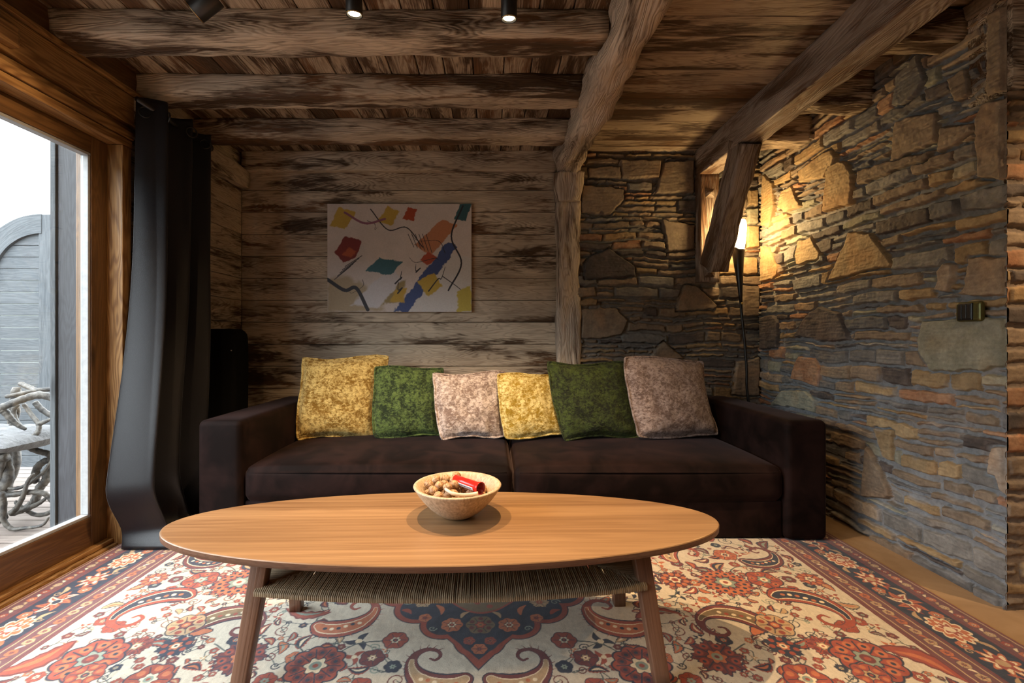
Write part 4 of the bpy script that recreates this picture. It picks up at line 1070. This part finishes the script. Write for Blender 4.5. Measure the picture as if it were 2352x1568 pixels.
def drop(x, y, r):
    hr = math.hypot(x, y); z = r + next((z0 + (z1 - z0) * (hr - r0) / (r1 - r0) for (r0, z0), (r1, z1) in zip(ip, ip[1:]) if r1 <= hr <= r0), .02)
    while z < .2:
        if bowl_clear(x, y, z, r + .0012) and all((x - a) ** 2 + (y - b) ** 2 + (z - c) ** 2 >= (r + d) ** 2 for a, b, c, d in sph): return z
        z += .001
    return None
for _ in range(6000):
    if len(sph) >= 62: break
    bx, by = rb.gauss(-.02, .06), rb.gauss(-.005, .06)
    if math.hypot(bx, by) > .118: continue
    z = drop(bx, by, .0162)
    lim = .083 + (.018 if bx < -.01 else 0) - .10 * max(0, bx - .02)
    if z is None or z > lim: continue
    sph.append((bx, by, z, .0162))
n0 = None
for i, (x, y, z, r) in enumerate(sph):
    if n0 is None: o = n0 = nutmesh(1).build('nut', M['nut'])
    else: o = n0.copy(); COL.objects.link(o)
    o.location = (BX + x, BY + y, BZ + z); o.rotation_euler = (rb.uniform(0, 3.1), rb.uniform(0, 3.1), rb.uniform(0, 6.2))
    tag(o, 'whole tan nut in its shell, lying in the wooden bowl', 'nut', 'nuts in the wooden bowl')
# nutcracker
nc = thing('nutcracker', 'red tubular nutcracker with a cream lever lying on the nuts', 'nutcracker', (BX, BY, BZ))
p0 = W(1046, 1100, 1.60) - Vector(BO); p1 = W(1104, 1121, 1.50) - Vector(BO); d = (p1 - p0).normalized(); L = (p1 - p0).length
mb = MB(); prof = [(.0001, 0), (.0135, 0), (.0155, .002), (.0158, .05), (.0168, L - .02), (.0195, L - .006), (.0205, L), (.0185, L + .001), (.0165, L - .008), (.014, L - .03), (.0001, L - .032)]
lathe(mb, prof, 32); q = d.to_track_quat('Z', 'Y')
mb.v = [tuple(q @ Vector(v) + p0) for v in mb.v]; mb.build('tube', M['red'], nc)
mb = MB(); lathe(mb, [(.0001, L - .031), (.0135, L - .030), (.0162, L - .008), (.0182, L + .0012), (.0180, L + .0012), (.0155, L - .008), (.0001, L - .029)], 24); mb.v = [tuple(q @ Vector(v) + p0) for v in mb.v]; mb.build('inner_wall', M['redin'], nc)
# curved label strip on the lower front side of the tube
side_dir = (Vector((0, -1, 0)) - d * d.dot(Vector((0, -1, 0)))).normalized(); up_dir = d.cross(side_dir)
if up_dir.z < 0: up_dir = -up_dir
def strip(a0, a1, x0, x1, r, n=6):
    mb = MB(); vs_ = []
    for xx in (x0, x1):
        for k in range(n + 1):
            an = R(a0 + (a1 - a0) * k / n); vs_.append(p0 + d * xx + (side_dir * math.cos(an) + up_dir * math.sin(an)) * r)
    m = len(vs_)
    vs_ += [v - (v - (p0 + d * ((v - p0).dot(d)))).normalized() * .0006 for v in vs_]
    nn_ = n + 1; fs = []
    for k in range(n): fs += [(k, k + 1, nn_ + k + 1, nn_ + k), (m + k, m + nn_ + k, m + nn_ + k + 1, m + k + 1)]
    fs += [(0, nn_, m + nn_, m), (n, m + n, m + nn_ + n, nn_ + n)]
    mb.add(vs_, fs, None, True); return mb
lab = strip(-38, 2, .008, L - .022, .0172).build('label', M['paper'], nc)
mb = MB(); xx = .012; rq = random.Random(8)
while xx < L - .030:
    w = rq.uniform(.0018, .0042); s2 = strip(-24, -8, xx, xx + w, .01745, 2); mb.add(s2.v, s2.f, None); xx += w + .0016
mb.build('print', M['ink'], lab)
mb = MB(); lv = catmull([W(1098, 1133, 1.475) - Vector(BO), W(1070, 1136, 1.47) - Vector(BO), W(1040, 1133, 1.47) - Vector(BO), W(1022, 1122, 1.49) - Vector(BO)], 6)
tube(mb, lv, [.0065, .0065] + [.0055] * (len(lv) - 4) + [.005, .003], 10); mb.v = [(x, y, z) for x, y, z in mb.v]; mb.build('lever', M['cream'], nc)

# ================================================================== CURTAIN
def cfun(t, z):
    """t 0..1 from the room-side edge to the wall end, z height"""
    low = max(0, 1 - z / 1.5); sm = lambda a, b, q: (lambda t_: t_ * t_ * (3 - 2 * t_))(max(0, min(1, (q - a) / (b - a))))
    y0 = 2.262 - .19 * (1 - sm(.10, 2.0, z)) ** 2.4 + .125 * (1 - sm(.03, .34, z))
    y1 = 2.70 - .06 * low
    y = y0 + (y1 - y0) * t
    ph = 2 * math.pi * (2.75 * t ** .95 - .25 + .04 * math.sin(z * 1.4 + 1) * min(1, t * 5) + .16 * low * t)
    amp = (.060 + .030 * low) * (.92 + .16 * math.sin(t * 7 + 1 + z * .8))
    y -= .035 * math.sin(math.pi * min(1, t / .30)) * (.5 + .5 * low)
    x = -1.712 + .034 * low + amp * math.sin(ph) + .010 * math.sin(2.0 * ph + 1.2 + z) * (1 - .5 * low) + .014 * low * math.sin(4 * t + z * 3.4)
    x += .010 * math.exp(-((t - .17 - .10 * (z - 1)) / .035) ** 2) * (.4 + .6 * low)        # crease that runs slantwise down the first fold
    y += .012 * math.sin(ph + 1.4) * min(1, t * 10)
    pud = 1 - sm(0, .11, z)
    y -= pud * .07 * math.sin(math.pi * min(1, t * 1.6 + .15)) ; x += pud * (.05 * math.sin(ph * .8 + .5) + .05)
    return max(x, -1.808), y
nz, nt = 150, 260; P = np.zeros((nz, nt, 3))
for j in range(nz):
    z = .014 + (2.205 - .014) * j / (nz - 1)
    for i in range(nt):
        t = i / (nt - 1); x, y = cfun(t, z); P[j, i] = (x, y, z + (.010 * math.sin(i * .05) if j == nz - 1 else 0))
cur = grid_obj('curtain', P - np.array([-1.7, 2.45, 0]), M['curtain']); cur.location = (-1.7, 2.45, 0)
m = cur.modifiers.new('cloth', 'SOLIDIFY'); m.thickness = .004; m.offset = 0
tag(cur, 'long charcoal eyelet curtain gathered beside the window, trailing on the rug', 'curtain')
for k in range(6):
    t = .05 + k * .165; x, y = cfun(t, 2.14); x2, y2 = cfun(t + .01, 2.14); tv = Vector((x2 - x, y2 - y, 0)).normalized(); nrm = Vector((tv.y, -tv.x, 0))
    mb = MB(); c = Vector((x + 1.7, y - 2.45, 2.14)); pts = [c + (tv * math.cos(a) + Vector((0, 0, 1)) * math.sin(a)) * .026 for a in [2 * math.pi * i / 24 for i in range(24)]]
    tube(mb, pts, .0045, 6, closed=True); mb.build('eyelet', M['black'], cur)
mb = MB(); tube(mb, [(-1.715, 2.20, 2.165), (-1.715, 2.74, 2.165)], .0125, 14)
rod = mb.build('curtain_rod', M['black']); tag(rod, 'thin black curtain rod through the charcoal curtain below the beams', 'rod')
mb = MB(); lathe(mb, [(.0001, -.02), (.02, -.018), (.024, 0), (.02, .018), (.0001, .02)], 16); f_ = mb.build('finial', M['black'], rod); f_.location = (-1.715, 2.755, 2.165); f_.rotation_euler = (R(90), 0, 0)
mb = MB(); box(mb, (-1.85, 2.715, 2.155), (-1.715, 2.73, 2.175), 0); mb.build('bracket', M['black'], rod)

# ================================================================== BLACK CASE
bc = (-1.722, 2.93, .013); pts = []
prof_w = lambda z: .118 * (1 - .10 * max(0, (.82 - z) / .8) ** 1.3 - .055 * max(0, (z - .85) / .2) ** 2)
mb = MB(); ring = []
zz = [.0, .03] + [.1 * k for k in range(1, 10)] + [.96, 1.0, 1.025, 1.045, 1.056, 1.061]
sec = [(math.cos(2 * math.pi * i / 40), math.sin(2 * math.pi * i / 40)) for i in range(40)]
vs_ = []
for z in zz:
    w = prof_w(z); k = 1.0
    if z > 1.0: k = 1 - .30 * ((z - 1.0) / .061) ** 3.2
    for cx, sy in sec:
        e = .28; x = (abs(cx) ** e) * (1 if cx > 0 else -1) * w * k; y = (abs(sy) ** e) * (1 if sy > 0 else -1) * .09 * k; vs_.append((x, y, z))
n = 40; fs = [(j * n + i, j * n + (i + 1) % n, (j + 1) * n + (i + 1) % n, (j + 1) * n + i) for j in range(len(zz) - 1) for i in range(n)]
fs += [tuple(range(n))[::-1], tuple((len(zz) - 1) * n + i for i in range(n))]
mb.add(vs_, fs, None, True); o = mb.build('black_case', M['blackm'], None, bc); tag(o, 'tall black padded case with rounded top between sofa arm and plank wall', 'case')
mb = MB(); lathe(mb, [(.0001, 0), (.004, .0), (.0035, .003), (.0001, .004)], 12); r_ = mb.build('rivet', M['alu'], o); r_.location = (.095, -.0905, .925); r_.rotation_euler = (R(90), 0, 0)

# ================================================================== TORCH LAMP
LX, LY = (1694 - CX) / F * 3.10, 3.10
lamp = thing('torch_floor_lamp', 'black torch-shaped floor lamp with glowing frosted glass in the stone corner', 'lamp', (1.785, LY, 0))
def LP(px, py, y=3.10): v = W(px, py, y); return Vector((v.x - 1.785, v.y - LY, v.z))
mb = MB(); lathe(mb, [(.0001, .002), (.112, .002), (.115, .006), (.112, .012), (.02, .018), (.0001, .018)], 40); mb.build('base', M['black'], lamp)
mb = MB(); st = catmull([Vector((0, 0, .015)), Vector((.0, 0, .25)), LP(1717, 905), LP(1715, 850), LP(1710, 780), LP(1704, 725), LP(1701, 690)], 8); tube(mb, st, .0085, 10); mb.build('stem', M['black'], lamp)
a, b = LP(1702, 700), LP(1695, 572); d = (b - a).normalized(); L = (b - a).length; q = d.to_track_quat('Z', 'Y')
def onaxis(mb): mb.v = [tuple(q @ Vector(v) + a) for v in mb.v]; return mb
mb = MB(); n = 40; prof = [(.0085, 0), (.014, L * .25), (.024, L * .55), (.034, L * .82), (.040, L * .95), (.041, L * 1.0)]
vs_ = []
for k, (r, z) in enumerate(prof + [(.037, L * .985), (.030, L * .8)]):
    for i in range(n):
        an = 2 * math.pi * i / n; pk = .055 * max(0, math.cos(an + math.pi / 2)) ** 3 - .006 if k in (5, 6) else 0   # pointed lip towards the room
        vs_.append((r * math.cos(an), r * math.sin(an), z + pk))
fs = [(j * n + i, j * n + (i + 1) % n, (j + 1) * n + (i + 1) % n, (j + 1) * n + i) for j in range(7) for i in range(n)]
fs += [tuple(range(n))[::-1], tuple(7 * n + i for i in range(n))]
mb.add(vs_, fs, None, True); onaxis(mb).build('cone', M['black'], lamp)
mb = MB(); lathe(mb, [(.0001, L * .83), (.031, L * .86), (.039, L * 1.0), (.048, L + .05), (.055, L + .10), (.059, L + .15), (.0585, L + .175), (.053, L + .190), (.03, L + .197), (.0001, L + .198)], 40)
onaxis(mb).build('glass_shade', M['lampglass'], lamp)
mb = MB(); lathe(mb, [(.0001, -.009), (.007, -.006), (.0095, 0), (.007, .006), (.0001, .009)], 16); g = mb.build('knob', M['gold'], lamp); g.location = a + Vector((0, -.012, .01))

# ================================================================== CANVAS
px0, px1, py0, py1 = 752, 1083, 468, 716
YP = YB - .03; x0, x1 = (px0 - CX) / F * YP, (px1 - CX) / F * YP; z0, z1 = CH - (py1 - CY) / F * YP, CH - (py0 - CY) / F * YP
art = thing('canvas_painting', 'abstract painting in cream, blue, red and yellow hung on the plank wall', 'painting', ((x0 + x1) / 2, YP, (z0 + z1) / 2))
WW, HH = x1 - x0, z1 - z0
pu = np.linspace(0, WW, 420); pv = np.linspace(0, HH, 320); cp = Paint(pu, pv, (.62, .55, .53))
U, V = np.meshgrid(pu, pv); cp.c *= (1 + .12 * vnoise(U, V, .2, 5) + .08 * vnoise(U, V, .05, 6))[..., None]
BK = (.022, .020, .030)
def PP(*p): return [(a * WW, b * HH) for a, b in p]
def smooth(p, n=8): return [(q.x, q.y) for q in catmull([(a, b, 0) for a, b in p], n)]
cp.poly(PP((.0, .0), (.40, .0), (.30, .22), (.12, .34), (0, .30)), (.42, .33, .22), .02, .02, 3)
cp.poly(PP((.55, .0), (1, 0), (1, .5), (.78, .56)), (.62, .60, .60), .01, .01, 4)
cp.poly(PP((.46, 0), (.56, .0), (.90, .60), (.84, .66)), (.045, .075, .22), .004, .02, 5)
cp.poly(PP((.60, .62), (.80, .86), (.90, .80), (.72, .52)), (.48, .20, .10), .003, .012, 6)
cp.poly(PP((.05, .55), (.12, .70), (.24, .66), (.20, .50), (.11, .46)), (.20, .022, .018), .003, .010, 7)
cp.poly(PP((.10, .53), (.15, .60), (.20, .56), (.16, .50)), (.42, .09, .03), .006, .010, 8)
cp.poly(PP((.02, .80), (.08, .97), (.20, .92), (.12, .76)), (.52, .35, .06), .004, .012, 9)
cp.poly(PP((.34, .83), (.42, .98), (.50, .93), (.45, .80)), (.50, .34, .06), .004, .012, 10)
cp.poly(PP((.52, .86), (.56, .97), (.62, .95), (.60, .84)), (.38, .06, .02), .003, .008, 11)
cp.poly(PP((.88, .86), (.92, 1.0), (1.0, 1.0), (.96, .84)), (.03, .10, .12), .003, .008, 12)
cp.poly(PP((.34, .06), (.42, .27), (.55, .30), (.52, .10)), (.30, .22, .09), .01, .02, 13)
cp.poly(PP((.44, .10), (.47, .20), (.55, .22), (.53, .09)), (.52, .33, .05), .008, .02, 14)
cp.poly(PP((.16, .06), (.34, .30), (.46, .40), (.52, .30), (.36, .04)), (.60, .58, .62), .01, .02, 15)
cp.poly(PP((.26, .38), (.36, .50), (.52, .46), (.44, .34)), (.04, .13, .17), .003, .012, 16)
cp.poly(PP((.62, .28), (.74, .36), (.80, .24), (.70, .14)), (.52, .36, .06), .004, .012, 17)
cp.poly(PP((.64, .48), (.70, .56), (.76, .50), (.70, .43)), (.40, .07, .03), .003, .009, 18)
for k in range(9):                                   # loose brush lines
    a_ = rq.uniform(.06, .9); b_ = rq.uniform(.12, .85); w_ = rq.uniform(.004, .012); q1, q2 = rq.uniform(-.22, .22), rq.uniform(-.25, .25)
    cp.stroke(smooth(PP((a_, b_), (a_ + q1 * .4 + .03, b_ + q2 * .5), (a_ + q1, b_ + q2 * .7 - .04), (a_ + q1 * 1.3, b_ + q2))), w_, BK, w_ * .4)
for k in range(5): cp.stroke(PP((.05 + .018 * k, .30 + .03 * k), (.16 + .02 * k, .42 + .025 * k)), .005, BK)
for k in range(6): cp.stroke(PP((.56 + .025 * k, .72), (.60 + .025 * k, .60 - .01 * k)), .0045, BK)
cp.stroke(smooth(PP((.0, .30), (.12, .20), (.20, .22), (.28, .02))), .026, BK); cp.stroke(smooth(PP((.94, .98), (.86, .70), (.93, .45), (.84, .20))), .012, BK)
cp.stroke(smooth(PP((.30, .95), (.42, .76), (.55, .78), (.66, .60))), .008, BK); cp.stroke(smooth(PP((.12, .92), (.26, .82), (.40, .86))), .016, (.26, .10, .16))
cp.poly(PP((.90, .0), (.90, .20), (1, .26), (1, 0)), (.52, .42, .08), .006, .02, 31)
Pc = np.stack([U - WW / 2, np.full(U.shape, -.0005), V - HH / 2], -1)
c_ = np.clip(cp.c * (1 + .10 * vnoise(U, V, .006, 40))[..., None], 0, 1)
cv = grid_obj('painted_front', Pc, M['paint'], c_, art)
mb = MB(); box(mb, (-WW / 2, 0.0, -HH / 2), (WW / 2, .028, HH / 2), 0); s = m_plain('bare_canvas', (.26, .15, .085), .8); mb.build('stretcher', s, art)

# ================================================================== SPOTLIGHTS
def spot(label, px, py, Y, zrim, tilt, energy, cone, aim_only=False, r=.0295, Lh=.115, yaw=0., blend=.7, tilty=0):
    x = (px - CX) / F * Y; th = thing('ceiling_spotlight', label, 'spotlight', (x, Y, zrim), 'black ceiling spotlights')
    rot = Matrix.Rotation(yaw, 4, 'Z') @ Matrix.Rotation(tilt, 4, 'X') @ Matrix.Rotation(tilty, 4, 'Y'); th.rotation_euler = rot.to_euler()
    mb = MB(); lathe(mb, [(.0001, Lh), (r, Lh), (r + .0005, Lh - .003), (r, .0), (r - .002, -.001), (r - .004, .002), (r - .006, .014), (.0001, .016)], 32); mb.build('housing', M['black'], th)
    mb = MB(); pts = [(r * math.cos(a) * .97, r * math.sin(a) * .97, .0015) for a in [2 * math.pi * i / 32 for i in range(32)]]; tube(mb, pts, .0016, 6, closed=True); mb.build('trim_ring', M['gold'], th)
    mb = MB(); lathe(mb, [(.0001, .0115), (.021, .0115), (.021, .0065), (.016, .0045), (.0001, .004)], 24); mb.build('lens', M['bulb'], th)
    mb = MB(); top = ZC - zrim + .0; inv = rot.inverted(); p = inv @ Vector((0, 0, top)); tube(mb, [(0, 0, Lh - .002), tuple(p)], .007, 8); mb.build('stem', M['black'], th)
    l = link_light('spot_beam', 'SPOT', (0, 0, 0)); l.parent = th; l.location = (0, 0, -.006); l.data.energy = energy; l.data.color = WARM; l.data.spot_size = R(cone); l.data.spot_blend = blend; l.data.shadow_soft_size = .012
    return th
spot('lit black spotlight hanging above the painting, left of the two lit ones', 814, 30, 1.66, 2.184, R(7), 100, 100)
spot('lit black spotlight hanging near the crooked log beam, right of the two lit ones', 1169, 40, 1.70, 2.196, R(7), 108, 100)
spot('black spotlight turned towards the window, its lens out of sight', 446, 26, 1.60, 2.152, R(0), 16, 80, tilty=R(52), r=.037, Lh=.095)
spot('black spotlight over the passage beyond the stone corner', CX + 2.55 / 1.0 * F, 0, 1.0, 2.21, R(12), 60, 120, yaw=R(20))

for k, (x, y, t, yw) in enumerate([(-1.05, .55, 24, 4), (-.1, .45, 26, 0), (.95, .5, 24, -8)]):  # unseen spotlights added to brighten the room
    pxx = CX + x / y * F; spot(('left', 'middle', 'right')[k] + ' one of three unseen black spotlights added over the front of the rug', pxx, CY - (2.21 - CH) / y * F, y, 2.21, R(t), 14, 105, yaw=R(yw))
# ================================================================== SWITCH
sw = thing('light_switch', 'black rocker switch in an olive bronze cover on the stone wall', 'switch', (XR - .016, 1.815, 1.118))
mb = MB(); box(mb, (-.012, -.050, -.040), (.012, .050, .040), 1); mb.build('cover', M['bronze'], sw, bevel=.014, seg=4)
mb = MB(); box(mb, (-.0165, -.022, -.034), (-.004, .036, .034), 1); pn = mb.build('panel', M['black'], sw, bevel=.003)
for k in range(3):
    mb = MB(); box(mb, (-.0182, -.018 + .0175 * k, -.028), (-.0155, -.018 + .0175 * k + .0155, .028), 1); mb.build('rocker', M['black'], pn, bevel=.0015)
